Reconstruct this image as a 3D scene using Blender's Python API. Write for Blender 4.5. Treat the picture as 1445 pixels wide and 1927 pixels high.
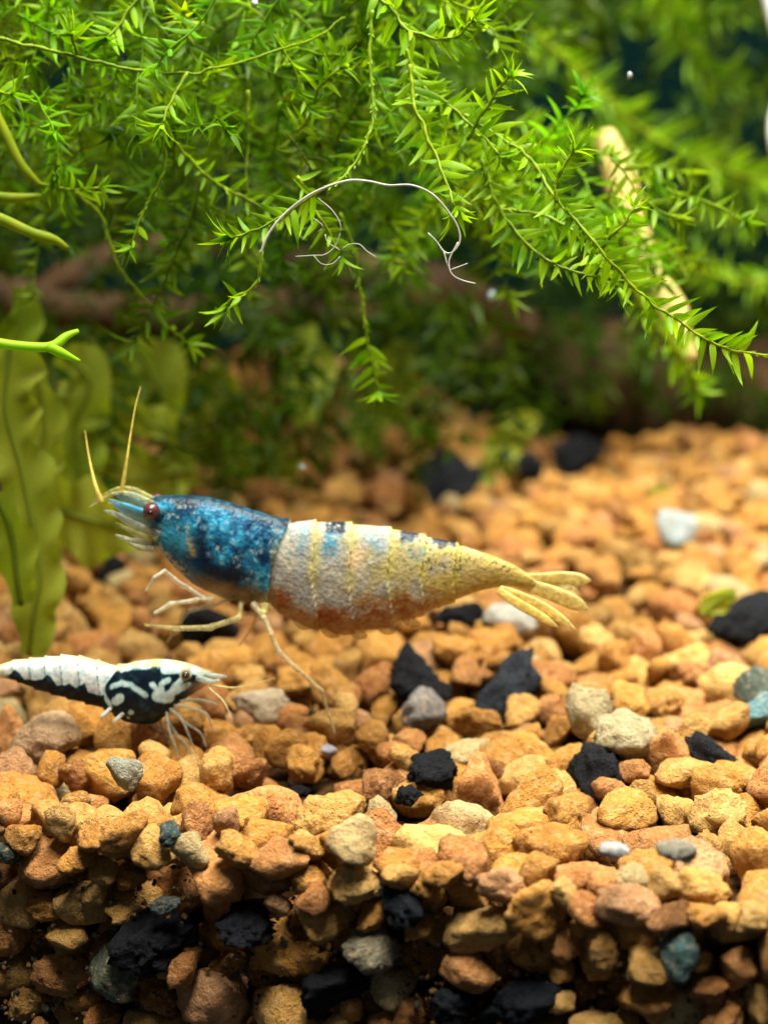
import bpy, math, random
import numpy as np
from mathutils import Vector, Matrix, Quaternion

for o in list(bpy.data.objects):
    bpy.data.objects.remove(o)
scene = bpy.context.scene
U = 0.001                       # all layout below is in millimetres

# ------------------------------------------------------------------ camera
CAM_H = 32.5                    # lens height above the gravel surface, mm
PITCH = math.radians(13.6)
F_PX, CX, CY = 3327.0, 722.5, 963.5
cam_d = bpy.data.cameras.new('camera')
cam_d.sensor_fit = 'HORIZONTAL'
cam_d.sensor_width = 36.0
cam_d.lens = 36.0 * F_PX / 1445.0
cam_d.clip_start = 0.002
cam_d.clip_end = 5.0
cam_d.dof.use_dof = True
cam_d.dof.focus_distance = 0.0825
cam_d.dof.aperture_fstop = cam_d.lens / 1.42
cam = bpy.data.objects.new('camera', cam_d)
scene.collection.objects.link(cam)
cam.location = (0, 0, CAM_H * U)
cam.rotation_euler = (math.pi / 2 - PITCH, 0, 0)
scene.camera = cam

# ------------------------------------------------------------------ light
world = bpy.data.worlds.new('World')
scene.world = world
world.use_nodes = True
bg = world.node_tree.nodes['Background']
bg.inputs['Color'].default_value = (0.85, 0.93, 1.0, 1)
bg.inputs['Strength'].default_value = 0.085

def area_lamp(name, loc, sx, sy, power, color, target):
    d = bpy.data.lights.new(name, 'AREA')
    d.shape = 'RECTANGLE'
    d.size, d.size_y = sx * U, sy * U
    d.energy = power
    d.color = color
    o = bpy.data.objects.new(name, d)
    scene.collection.objects.link(o)
    o.location = Vector(loc) * U
    o.rotation_euler = (Vector(target) - Vector(loc)).to_track_quat('-Z', 'Y').to_euler()
    return o
area_lamp('aquarium_lamp', (30, 92, 180), 200, 60, 2.1, (1.0, 0.94, 0.82), (8, 104, 0))

vs = scene.view_settings
vs.view_transform = 'Standard'
vs.look = 'None'
vs.gamma = 1.0
vs.exposure = 0.0
scene.cycles.use_denoising = True
scene.cycles.max_bounces = 8
scene.cycles.transparent_max_bounces = 24
scene.cycles.sample_clamp_indirect = 6.0

# ------------------------------------------------------------------ helpers
RNG = np.random.default_rng(11)
CP, SP = math.cos(PITCH), math.sin(PITCH)

def pt(u, v, t):
    """photo pixel + depth along the optical axis (mm) -> place in mm"""
    x = (u - CX) / F_PX
    y = -(v - CY) / F_PX
    return np.array([t * x, t * (CP + y * SP), CAM_H + t * (y * CP - SP)])

def ground(u, v, z=0.0):
    y = -(v - CY) / F_PX
    t = (CAM_H - z) / (SP - y * CP)
    return pt(u, v, t)

def project(P):
    P = np.asarray(P, float)
    d = P - np.array([0, 0, CAM_H])
    t = d[..., 1] * CP - d[..., 2] * SP
    yc = d[..., 1] * SP + d[..., 2] * CP
    return CX + F_PX * d[..., 0] / t, CY - F_PX * yc / t, t

def link(o, parent=None):
    scene.collection.objects.link(o)
    if parent is not None:
        o.parent = parent
    return o

def tag(o, label=None, category=None, group=None, kind=None):
    if label: o['label'] = label
    if category: o['category'] = category
    if group: o['group'] = group
    if kind: o['kind'] = kind
    return o

def empty(name, loc_mm, label, category, group=None):
    o = bpy.data.objects.new(name, None)
    o.empty_display_size = 0.002
    o.location = Vector(loc_mm) * U
    link(o)
    return tag(o, label, category, group)

def mesh(name, V, F, mat=None, smooth=True, cols=None, alpha=None):
    me = bpy.data.meshes.new(name)
    V = np.asarray(V, np.float32)
    if isinstance(F, np.ndarray):
        n, k = F.shape
        me.vertices.add(len(V)); me.vertices.foreach_set('co', V.ravel())
        me.loops.add(n * k); me.loops.foreach_set('vertex_index', F.astype(np.int32).ravel())
        me.polygons.add(n)
        me.polygons.foreach_set('loop_start', np.arange(0, n * k, k, dtype=np.int32))
        me.polygons.foreach_set('loop_total', np.full(n, k, np.int32))
        me.update(calc_edges=True)
    else:
        me.from_pydata(V.tolist(), [], F)
    if smooth:
        me.polygons.foreach_set('use_smooth', np.ones(len(me.polygons), bool))
    if cols is not None:
        a = me.color_attributes.new('tint', 'FLOAT_COLOR', 'POINT')
        c = np.ones((len(V), 4), np.float32); c[:, :3] = cols
        if alpha is not None: c[:, 3] = alpha
        a.data.foreach_set('color', c.ravel())
    if mat: me.materials.append(mat)
    me.update()
    return me

def part(name, V, F, mat, parent=None, origin=(0, 0, 0), **k):
    """V in mm, in the frame of the place; parent sits at `origin`"""
    V = (np.asarray(V, float) - np.asarray(origin, float)) * U
    o = bpy.data.objects.new(name, mesh(name, V, F, mat, **k))
    return link(o, parent)

def hash3(i, j, k, s):
    n = (i * 374761393 + j * 668265263 + k * 2147483647 + s * 974634541) & 0xffffffff
    n = ((n ^ (n >> 13)) * 1274126177) & 0xffffffff
    n = ((n ^ (n >> 16)) * 2246822519) & 0xffffffff
    return ((n ^ (n >> 15)) & 0xffffff) / float(0xffffff)

def vnoise(P, s=0):
    P = np.asarray(P, float)
    I = np.floor(P).astype(np.int64); f = P - I
    f = f * f * (3 - 2 * f)
    r = 0
    for dx in (0, 1):
        for dy in (0, 1):
            for dz in (0, 1):
                w = (f[:, 0] if dx else 1 - f[:, 0]) * (f[:, 1] if dy else 1 - f[:, 1]) * (f[:, 2] if dz else 1 - f[:, 2])
                r = r + w * hash3(I[:, 0] + dx, I[:, 1] + dy, I[:, 2] + dz, s)
    return r

def fbm(P, s=0, oct=4):
    r, a, tot = 0, 1.0, 0
    for o in range(oct):
        r = r + a * vnoise(np.asarray(P) * 2 ** o + o * 7.3, s + o); tot += a; a *= 0.5
    return r / tot

def smooth01(x, a, b):
    t = np.clip((x - a) / (b - a), 0, 1)
    return t * t * (3 - 2 * t)

def spline(pts, step):
    P = np.asarray(pts, float)
    Q = np.vstack([2 * P[0] - P[1], P, 2 * P[-1] - P[-2]])
    out = []
    for i in range(1, len(Q) - 2):
        a, b, c, d = Q[i - 1], Q[i], Q[i + 1], Q[i + 2]
        n = max(2, int(np.linalg.norm(c - b) / step))
        for t in np.linspace(0, 1, n, endpoint=False):
            out.append(0.5 * (2 * b + (c - a) * t + (2 * a - 5 * b + 4 * c - d) * t * t + (3 * b - a - 3 * c + d) * t ** 3))
    out.append(P[-1])
    return np.array(out)

def unit(v):
    v = np.asarray(v, float)
    return v / (np.linalg.norm(v, axis=-1, keepdims=True) + 1e-12)

def tube(P, R, n=7):
    """closed tube along points P with radii R"""
    P = np.asarray(P, float); R = np.broadcast_to(np.asarray(R, float), (len(P),))
    T = unit(np.gradient(P, axis=0))
    up = np.array([0.13, 0.2, 1.0]);
    if abs(np.dot(T[0], unit(up))) > 0.95: up = np.array([1.0, 0.2, 0.1])
    A = unit(np.cross(T, up)); B = np.cross(T, A)
    th = np.linspace(0, 2 * np.pi, n, endpoint=False)
    V = P[:, None, :] + R[:, None, None] * (np.cos(th)[None, :, None] * A[:, None, :] + np.sin(th)[None, :, None] * B[:, None, :])
    V = np.vstack([V.reshape(-1, 3), P[0], P[-1]])
    m = len(P); F = []
    i = np.arange(m - 1)[:, None] * n; j = np.arange(n)[None, :]; k = (j + 1) % n
    Q = np.stack([i + j, i + k, i + n + k, i + n + j], -1).reshape(-1, 4)
    T1 = np.vstack([Q[:, [0, 1, 2]], Q[:, [0, 2, 3]]])
    c0, c1 = m * n, m * n + 1
    jj = np.arange(n); kk = (jj + 1) % n
    T2 = np.stack([np.full(n, c0), kk, jj], -1)
    T3 = np.stack([np.full(n, c1), (m - 1) * n + jj, (m - 1) * n + kk], -1)
    return V, np.vstack([T1, T2, T3])

def ellipsoid(c, ax, n=24, m=16):
    """ax: three axis vectors (mm)"""
    th = np.linspace(0, 2 * np.pi, n, endpoint=False); ph = np.linspace(0, np.pi, m)
    X = np.sin(ph)[:, None] * np.cos(th); Y = np.sin(ph)[:, None] * np.sin(th); Z = np.cos(ph)[:, None] * np.ones(n)
    ax = np.asarray(ax, float)
    V = np.asarray(c) + (X[..., None] * ax[0] + Y[..., None] * ax[1] + Z[..., None] * ax[2])
    i = np.arange(m - 1)[:, None] * n; j = np.arange(n)[None, :]; k = (j + 1) % n
    Q = np.stack([i + j, i + n + j, i + n + k, i + k], -1).reshape(-1, 4)
    return V.reshape(-1, 3), Q

# ------------------------------------------------------------------ materials
class NT:
    def __init__(s, name):
        s.m = bpy.data.materials.new(name); s.m.use_nodes = True
        s.t = s.m.node_tree; s.t.nodes.clear()
        s.out = s.t.nodes.new('ShaderNodeOutputMaterial')
    def n(s, typ, **k):
        nd = s.t.nodes.new('ShaderNode' + typ)
        for a, b in k.items():
            if a.startswith('i_'):
                nd.inputs[a[2:].replace('_', ' ')].default_value = b
            else: setattr(nd, a, b)
        return nd
    def l(s, a, b): s.t.links.new(a, b)
    def ramp(s, fac, stops):
        r = s.n('ValToRGB'); e = r.color_ramp.elements
        while len(e) < len(stops): e.new(0.5)
        for x, (p, c) in zip(e, stops):
            x.position = p; x.color = (*c, 1) if len(c) == 3 else c
        s.l(fac, r.inputs[0]); return r.outputs[0]
    def mix(s, fac, a, b, mode='MIX'):
        m = s.n('MixRGB', blend_type=mode)
        for v, i in ((fac, 0), (a, 1), (b, 2)):
            if isinstance(v, bpy.types.NodeSocket): s.l(v, m.inputs[i])
            elif isinstance(v, (int, float)): m.inputs[i].default_value = v if i == 0 else (v, v, v, 1)
            else: m.inputs[i].default_value = (*v, 1)
        return m.outputs[0]
    def math(s, op, a, b=0.0):
        m = s.n('Math', operation=op)
        for v, i in ((a, 0), (b, 1)):
            if isinstance(v, bpy.types.NodeSocket): s.l(v, m.inputs[i])
            else: m.inputs[i].default_value = v
        return m.outputs[0]

def stone_material(name, joined, charcoal=False):
    k = NT(name)
    co = k.n('TexCoord').outputs['Object']
    mp = k.n('VectorMath', operation='MULTIPLY_ADD')
    k.l(co, mp.inputs[0])
    if joined:
        mp.inputs[1].default_value = (900, 900, 900)
        tint = k.n('Attribute', attribute_name='tint').outputs['Color']
    else:
        mp.inputs[1].default_value = (1, 1, 1)
        oi = k.n('ObjectInfo')
        tint = oi.outputs['Color']
        r = k.math('MULTIPLY', oi.outputs['Random'], 60.0)
        k.l(r, mp.inputs[2])
    P = mp.outputs[0]
    n1 = k.n('TexNoise', i_Scale=1.6, i_Detail=5.0, i_Roughness=0.6); k.l(P, n1.inputs['Vector'])
    n2 = k.n('TexNoise', i_Scale=7.0, i_Detail=6.0, i_Roughness=0.65); k.l(P, n2.inputs['Vector'])
    n3 = k.n('TexNoise', i_Scale=3.2, i_Detail=3.0); k.l(P, n3.inputs['Vector'])
    vo = k.n('TexVoronoi', i_Scale=3.6); k.l(P, vo.inputs['Vector'])
    if charcoal:
        c = k.mix(k.ramp(n2.outputs[0], [(0.35, (0, 0, 0)), (0.75, (1, 1, 1))]), tint, (0.016, 0.018, 0.022))
        bs, rough, spec = 1.0, 0.8, 0.12
    else:
        v1 = k.ramp(n1.outputs[0], [(0.25, (0.62, 0.55, 0.50)), (0.5, (1, 1, 1)), (0.75, (1.22, 1.28, 1.35))])
        c = k.mix(1.0, tint, v1, 'MULTIPLY')
        dusty = k.ramp(n3.outputs[0], [(0.52, (0, 0, 0)), (0.72, (0.5, 0.5, 0.5))])
        c = k.mix(dusty, c, (0.62, 0.40, 0.22))
        fine = k.ramp(n2.outputs[0], [(0.3, (0.55, 0.5, 0.45)), (0.46, (1, 1, 1)), (0.8, (1.15, 1.15, 1.15))])
        c = k.mix(0.8, c, fine, 'MULTIPLY')
        bs, rough, spec = 1.0, 0.66, 0.22
    pit = k.ramp(vo.outputs['Distance'], [(0.06, (0, 0, 0)), (0.2, (1, 1, 1))])
    h = k.mix(0.5, n2.outputs[0], n1.outputs[0])
    h = k.mix(0.12, h, pit)
    b = k.n('Bump', i_Strength=bs, i_Distance=0.0009)
    k.l(h, b.inputs['Height'])
    p = k.n('BsdfPrincipled', i_Roughness=rough)
    p.inputs['Specular IOR Level'].default_value = spec
    k.l(c, p.inputs['Base Color']); k.l(b.outputs[0], p.inputs['Normal'])
    k.l(p.outputs[0], k.out.inputs[0])
    return k.m

def leaf_material(name, dark, light, tips=None, scale=900, transl=0.5):
    k = NT(name)
    geo = k.n('NewGeometry')
    n = k.n('TexNoise', i_Scale=scale * 0.6, i_Detail=3.0); k.l(geo.outputs['Position'], n.inputs['Vector'])
    oi = k.n('ObjectInfo')
    f = k.math('ADD', k.math('MULTIPLY', n.outputs[0], 0.75), k.math('MULTIPLY', oi.outputs['Random'], 0.3))
    c = k.ramp(f, [(0.3, dark), (0.75, light)])
    at = k.n('Attribute', attribute_name='tint')
    c = k.mix(1.0, c, at.outputs['Color'], 'MULTIPLY')
    p = k.n('BsdfPrincipled', i_Roughness=0.42)
    p.inputs['Specular IOR Level'].default_value = 0.12
    k.l(c, p.inputs['Base Color'])
    tr = k.n('BsdfTranslucent')
    tc = k.mix(1.0, c, (1.25, 1.2, 0.4), 'MULTIPLY')
    k.l(tc, tr.inputs[0])
    mx = k.n('MixShader'); mx.inputs[0].default_value = transl
    k.l(p.outputs[0], mx.inputs[1]); k.l(tr.outputs[0], mx.inputs[2])
    k.l(mx.outputs[0], k.out.inputs[0])
    return k.m

def shell_material(name, bump_scale, bump, sss=0.25, rough=0.35, cells=True):
    """pigment and see-through come from the body's own colour attribute"""
    k = NT(name)
    at = k.n('Attribute', attribute_name='tint')
    co = k.n('TexCoord').outputs['Object']
    vo = k.n('TexVoronoi', i_Scale=bump_scale); k.l(co, vo.inputs['Vector'])
    no = k.n('TexNoise', i_Scale=bump_scale * 0.8, i_Detail=5.0); k.l(co, no.inputs['Vector'])
    h = k.mix(0.6 if cells else 1.0, vo.outputs['Distance'], no.outputs[0])
    b = k.n('Bump', i_Strength=bump, i_Distance=0.0002); k.l(h, b.inputs['Height'])
    g = k.ramp(no.outputs[0], [(0.3, (0.72, 0.72, 0.72)), (0.7, (1.2, 1.2, 1.2))])
    c = k.mix(1.0, at.outputs['Color'], g, 'MULTIPLY')
    p = k.n('BsdfPrincipled', i_Roughness=rough)
    p.inputs['Specular IOR Level'].default_value = 0.16
    p.inputs['Subsurface Weight'].default_value = sss
    p.inputs['Subsurface Radius'].default_value = (1, 0.8, 0.5)
    p.inputs['Subsurface Scale'].default_value = 0.0004
    k.l(c, p.inputs['Base Color']); k.l(b.outputs[0], p.inputs['Normal'])
    k.l(at.outputs['Alpha'], p.inputs['Alpha'])
    k.l(p.outputs[0], k.out.inputs[0])
    return k.m

def plain_material(name, a, b, scale, rough=0.6, bump=0.3, alpha=1.0, transl=0.0, spec=0.3, dist=0.0003):
    k = NT(name)
    co = k.n('NewGeometry').outputs['Position']
    n = k.n('TexNoise', i_Scale=scale, i_Detail=6.0, i_Roughness=0.6); k.l(co, n.inputs['Vector'])
    c = k.ramp(n.outputs[0], [(0.3, a), (0.7, b)])
    bm = k.n('Bump', i_Strength=bump, i_Distance=dist); k.l(n.outputs[0], bm.inputs['Height'])
    p = k.n('BsdfPrincipled', i_Roughness=rough, i_Alpha=alpha)
    p.inputs['Specular IOR Level'].default_value = spec
    k.l(c, p.inputs['Base Color']); k.l(bm.outputs[0], p.inputs['Normal'])
    sh = p.outputs[0]
    if transl:
        tr = k.n('BsdfTranslucent'); k.l(c, tr.inputs[0])
        mx = k.n('MixShader'); mx.inputs[0].default_value = transl
        k.l(sh, mx.inputs[1]); k.l(tr.outputs[0], mx.inputs[2]); sh = mx.outputs[0]
    k.l(sh, k.out.inputs[0])
    return k.m

M_STONE = stone_material('clay_pebble', False)
M_STONE_J = stone_material('clay_pebble_bed', True)
M_COAL = stone_material('black_lava', False, True)
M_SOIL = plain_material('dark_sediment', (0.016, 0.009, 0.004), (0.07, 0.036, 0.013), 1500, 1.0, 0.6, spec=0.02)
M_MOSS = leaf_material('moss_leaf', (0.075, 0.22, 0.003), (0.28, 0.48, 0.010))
M_MOSS_MID = leaf_material('moss_leaf_inner_shaded', (0.016, 0.07, 0.002), (0.16, 0.31, 0.005), scale=700)  # darker copy of the moss leaf, shade inside the tangle put into its colour
M_MOSS_BACK = leaf_material('moss_leaf_back_shaded', (0.010, 0.045, 0.002), (0.10, 0.19, 0.005), scale=500)  # older, darker leaves, with the shade of the depth also put into their colour
M_STEM = leaf_material('moss_stem', (0.12, 0.22, 0.006), (0.28, 0.38, 0.015), transl=0.25)
M_FROND = leaf_material('liverwort', (0.16, 0.26, 0.012), (0.40, 0.48, 0.06), scale=420, transl=0.6)
M_FORK = leaf_material('forked_frond', (0.20, 0.42, 0.01), (0.34, 0.55, 0.02), scale=250, transl=0.4)
M_FORK2 = leaf_material('olive_frond', (0.14, 0.24, 0.008), (0.36, 0.40, 0.02), scale=900, transl=0.4)
M_WOOD = plain_material('driftwood', (0.02, 0.010, 0.004), (0.10, 0.05, 0.015), 260, 0.8, 0.7)
M_TWIG = plain_material('pale_twig', (0.40, 0.30, 0.07), (0.66, 0.54, 0.20), 180, 0.7, 0.4, transl=0.3)
M_THREAD = plain_material('grey_thread', (0.22, 0.23, 0.18), (0.48, 0.48, 0.42), 900, 0.4, 0.1, alpha=0.8)
M_WHITE = plain_material('white_plastic', (0.74, 0.77, 0.8), (0.82, 0.84, 0.86), 60, 0.35, 0.02)
M_BACK = plain_material('dark_backdrop', (0.001, 0.006, 0.006), (0.003, 0.013, 0.011), 14, 1.0, 0.0, spec=0.0)
M_DULL = plain_material('dull_fleck', (.10, .17, .17), (.22, .30, .30), 900, .5, .1)
M_FLECK = plain_material('pale_fleck', (0.30, 0.34, 0.34), (0.5, 0.54, 0.55), 900, 0.4, 0.1)

# ------------------------------------------------------------------ the setting
GA = ground(1445, 1735)[:2]      # where the gravel meets the front glass
GB = ground(0, 1545)[:2]
GD = unit(GB - GA); GN = np.array([GD[1], -GD[0]])
if GN[1] < 0: GN = -GN

def behind_glass(xy):            # mm behind the inner face of the front glass
    return (np.asarray(xy) - GA) @ GN

def surface(x, y):               # height of the gravel's top, mm
    x = np.asarray(x, float); y = np.asarray(y, float)
    bank = 8.0 * smooth01(y, 134, 164) * smooth01(-x, -16, 8) - 9.0 * smooth01(y, 166, 182)
    roll = 0.9 * np.sin(x * 0.21 + 1.0) * np.sin(y * 0.13) + 0.5 * np.sin(x * 0.47 + y * 0.31)
    return bank + roll * smooth01(y, 70, 95)

def pack():
    """drop stones one by one: each rests on those below, lowest of a few tries"""
    P = np.zeros((6000, 3)); R = np.zeros(6000); n = 0; fails = 0
    Y1 = 170.0
    while fails < 45 and n < 5200:
        big = RNG.random()
        r = RNG.uniform(1.05, 1.75) if big < 0.66 else RNG.uniform(0.6, 1.05)
        K = 14
        t = np.sqrt(RNG.uniform(66 ** 2, Y1 ** 2, K))
        x = RNG.uniform(-1, 1, K) * (0.217 * t + 12)
        g = behind_glass(np.stack([x, t], -1))
        ok = g > 0.9 * r
        x, t, g = x[ok], t[ok], g[ok]
        if len(x) == 0: continue
        if RNG.random() < 0.3:      # against the glass, so the cut face packs tight
            g2 = 0.9 * r + RNG.random(len(x)) * 2.5
            x = RNG.uniform(-28, 28, len(x)); s_ = (x - GA[0]) / GD[0]
            t = GA[1] + GD[1] * s_ + g2 * GN[1]; x = x + g2 * GN[0]; g = g2
            if n < 760: r = RNG.uniform(0.5, 1.1)
        zs = surface(x, t)
        z = zs - np.where(g < 5.5, 11.5, 3.3) + r
        if n:
            dx = x[:, None] - P[None, :n, 0]; dy = t[:, None] - P[None, :n, 1]
            s = 0.90 * (R[None, :n] + r)
            q = s * s - dx * dx - dy * dy
            zz = np.where(q > 0, P[None, :n, 2] + np.sqrt(np.maximum(q, 0)), -1e9).max(1)
            z = np.maximum(z, zz)
        top = z + r - zs
        i = int(np.argmin(top + RNG.uniform(0, .5, len(top))))
        if top[i] > 0.55: fails += 1; continue
        fails = 0
        P[n] = (x[i], t[i], z[i]); R[n] = r; n += 1
    return P[:n].copy(), R[:n].copy()

STONES, RAD = pack()
NS = len(STONES)

def rock_proto(seed, sub, angular, lump):
    import bmesh
    bm = bmesh.new(); bmesh.ops.create_icosphere(bm, subdivisions=sub, radius=1.0)
    V = np.array([v.co[:] for v in bm.verts]); F = np.array([[v.index for v in f.verts] for f in bm.faces])
    bm.free()
    g = np.random.default_rng(seed)
    N = unit(g.normal(size=(13, 3))); D = g.uniform(0.78, 1.15, 13)
    d = np.maximum(V @ N.T, 0) / D
    p = angular
    r = 1.0 / (np.power(np.power(d, p).sum(1), 1 / p) + 0.04)
    r = np.minimum(r, 1.35)
    V2 = V * r[:, None]
    V2 *= 1 + lump * (fbm(V2 * 1.5 + seed * 3.1, seed, 3)[:, None] - 0.5) * 2
    rid = 1 - np.abs(2 * fbm(V2 * 2.6 + seed * 1.7, seed + 5, 3) - 1) * 2.2
    V2 *= 1 - 0.42 * lump * np.clip(rid, 0, 1)[:, None] ** 3
    V2 *= 1 + 0.75 * lump * (fbm(V2 * 5.0 + seed, seed + 9, 3)[:, None] - 0.5) * 2
    V2 *= np.array([1.16, 0.98, 0.84]) * g.uniform(0.9, 1.1, 3)
    V2 /= np.power(np.mean(np.linalg.norm(V2, axis=1) ** 3), 1 / 3.0)
    return V2, F

PAL = np.array([  # colour of wet laterite granules, linear
    (0.58, 0.285, 0.055), (0.54, 0.25, 0.045), (0.62, 0.34, 0.085), (0.54, 0.24, 0.07), (0.46, 0.19, 0.05),
    (0.64, 0.38, 0.11), (0.58, 0.30, 0.13), (0.40, 0.22, 0.05), (0.52, 0.40, 0.18), (0.32, 0.14, 0.04)])
PW = np.array([.22, .18, .16, .11, .09, .09, .06, .04, .03, .02])
TINT = PAL[RNG.choice(len(PAL), NS, p=PW / PW.sum())] * RNG.uniform(0.82, 1.12, (NS, 1))
KIND = np.array(['pebble'] * NS, dtype=object)
LABEL = [None] * NS
STRETCH = RNG.uniform(0.88, 1.14, (NS, 3))
ROT = [Quaternion(unit(RNG.normal(size=4))) for _ in range(NS)]
for i in range(NS):
    if RNG.random() < 0.6:      # most lie flat
        ROT[i] = Quaternion((0, 0, 1), RNG.uniform(0, 6.28)) @ Quaternion(unit(np.append(RNG.normal(size=2), 0)), RNG.normal() * 0.35)

def paint(P, R):                # which stone shows at each pixel of a coarse picture
    S = 5.0; W, H = int(1445 / S), int(1927 / S)
    zb = np.full((H, W), 1e9); ib = np.full((H, W), -1)
    u, v, t = project(P); pr = R * F_PX / t
    for i in range(len(P)):
        a, b, r = u[i] / S, v[i] / S, pr[i] / S
        x0, x1 = max(0, int(a - r)), min(W, int(a + r) + 2); y0, y1 = max(0, int(b - r)), min(H, int(b + r) + 2)
        if x0 >= x1 or y0 >= y1: continue
        yy, xx = np.mgrid[y0:y1, x0:x1]
        q = 1 - ((xx - a) ** 2 + (yy - b) ** 2) / r ** 2
        d = t[i] - R[i] * np.sqrt(np.maximum(q, 0))
        m = (q > 0) & (d < zb[y0:y1, x0:x1])
        zb[y0:y1, x0:x1][m] = d[m]; ib[y0:y1, x0:x1][m] = i
    return ib, S

IB, S5 = paint(STONES, RAD)
BLACK, GREY, TEAL, PALE, WHITE_, OCHRE, BLUE = 'black_pebble_or_gap', 'grey_pebble', 'teal_pebble', 'pale_pebble', 'white_chip', 'pebble', 'blue_grey_pebble'
SPECIAL = [  # u, v, half width px, kind, colour, label
    (830, 915, 56, BLACK, (.010, .012, .016), 'large black stone lying at the back of the gravel'),
    (1085, 862, 40, BLACK, (.010, .012, .014), 'black stone at the foot of the moss'),
    (995, 885, 22, BLACK, (.010, .012, .014), None), (1400, 1160, 44, BLACK, (.010, .012, .014), None),
    (780, 1283, 52, BLACK, (.008, .008, .010), 'blocky black stone under the blue shrimp'),
    (955, 1307, 52, BLACK, (.035, .042, .055), 'slate grey flat black stone'),
    (820, 1447, 40, BLACK, (.008, .009, .012), None), (1135, 1455, 52, BLACK, (.008, .009, .010), 'jagged black stone among orange pebbles'),
    (1337, 1430, 40, BLACK, (.012, .014, .016), None), (385, 1190, 46, BLACK, (.012, .011, .010), None),
    (217, 1072, 26, BLACK, (.010, .010, .010), None), (865, 1160, 32, BLACK, (.010, .010, .012), None),
    (765, 1500, 20, BLACK, (.012, .014, .02), None), (760, 1700, 42, BLACK, (.006, .008, .014), None),
    (300, 1765, 60, BLACK, (.004, .004, .005), None), (455, 1745, 48, BLACK, (.004, .005, .008), None),  # these two stand in for dark shaded voids between the stones
    (560, 1492, 15, BLACK, (.010, .010, .012), None), (620, 1860, 50, BLACK, (.004, .005, .008), None), (1000, 1880, 60, BLACK, (.005, .007, .012), None),
    (860, 1895, 40, BLACK, (.005, .007, .010), None),
    (795, 1340, 46, GREY, (.20, .19, .18), 'smooth grey knuckle shaped pebble'),
    (1110, 1350, 40, PALE, (.46, .38, .20), None), (1175, 1385, 50, PALE, (.42, .36, .20), None), (500, 1335, 42, PALE, (.52, .42, .28), 'pale cream pebble'),
    (1277, 1790, 42, TEAL, (.075, .16, .155), 'porous teal stone in the cut face of the gravel'),
    (1428, 1345, 34, TEAL, (.12, .26, .28), None), (1415, 1292, 34, GREY, (.10, .13, .10), None),
    (1155, 1600, 19, WHITE_, (.80, .80, .78), 'small white chip between pebbles'), (1275, 1600, 27, GREY, (.34, .33, .26), 'small oval grey pebble'),
    (320, 1570, 22, TEAL, (.05, .10, .10), None), (555, 1472, 13, WHITE_, (.75, .76, .78), None), (617, 1413, 13, WHITE_, (.6, .6, .7), None),
    (1270, 990, 34, BLUE, (.45, .55, .56), 'pale blue grey pebble at the back of the gravel'), (955, 1165, 34, BLUE, (.55, .55, .48), None),
    (95, 1388, 58, PALE, (.55, .36, .20), 'big pale rounded pebble under the black and white shrimp'), (240, 1455, 32, GREY, (.36, .37, .28), None),
    (870, 1555, 52, PALE, (.58, .42, .20), None), (665, 1590, 46, PALE, (.58, .42, .18), None),
    (15, 1605, 24, TEAL, (.06, .09, .07), None), (690, 1785, 40, GREY, (.25, .23, .15), None), (310, 1705, 22, TEAL, (.10, .13, .12), None),
    (220, 1825, 60, GREY, (.10, .12, .08), None), (1130, 1090, 40, 'pebble', (.52, .25, .06), None)]
for (u, v, hw, kind, c, lab) in SPECIAL:
    a, b = int(np.clip(u / S5, 0, IB.shape[1] - 1)), int(np.clip(v / S5, 0, IB.shape[0] - 1))
    i = IB[b, a]
    if i < 0 or KIND[i] != 'pebble':
        uu, vv, tt = project(STONES); d = (uu - u) ** 2 + (vv - v) ** 2
        d[KIND != 'pebble'] = 1e12; i = int(np.argmin(d))
    _, _, t0 = project(STONES[i])
    r_new = hw * t0 / F_PX
    if v > 1560:                # stones of the cut face press against the glass
        for t0 in np.arange(66, 95, .1):
            if behind_glass(pt(u, v, t0)[:2]) > .8 * hw * t0 / F_PX: break
        r_new = hw * t0 / F_PX; STONES[i] = pt(u, v, t0)
    else:                       # proud of its neighbours, as the dark ones are
        t0 = t0 - .25 - (.75 * r_new if hw > 30 else .35 * r_new)
        r_new = hw * t0 / F_PX; STONES[i] = pt(u, v, t0)
    RAD[i] = r_new
    dd = np.linalg.norm(STONES - STONES[i], axis=1); dd[i] = 1e9
    for q in np.nonzero(dd < .82 * (RAD + r_new))[0]:
        if KIND[q] == 'pebble': RAD[q] = max(.25, min(RAD[q], dd[q] - .72 * r_new))
    KIND[i] = kind; TINT[i] = c; LABEL[i] = lab
    if hw > 30 and kind == BLACK: STRETCH[i] = (1.15, 0.9, 0.85)
IB, S5 = paint(STONES, RAD)
SHOW = np.bincount(IB[IB >= 0], minlength=NS)

# sediment below the stones
sx = np.linspace(-84, 84, 85); gy = np.concatenate([[0.0, 0.01], np.linspace(0.4, 150, 100)])
V = []
for j, g in enumerate(gy):
    for x in sx:
        s_ = x / abs(GD[0])
        p = GA + np.array([0.0, 0.0]) + GD * ((x - GA[0]) / GD[0]) + GN * (g + 4.2)
        V.append((p[0], p[1], surface(p[0], p[1]) - 2.6 if j else -22.0))
nx = len(sx)
F = np.array([[j * nx + i, j * nx + i + 1, (j + 1) * nx + i + 1, (j + 1) * nx + i] for j in range(len(gy) - 1) for i in range(nx - 1)])
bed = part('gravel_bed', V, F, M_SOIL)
tag(bed, 'bed of orange clay pebbles with scattered black stones', 'gravel', kind='structure')

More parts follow.
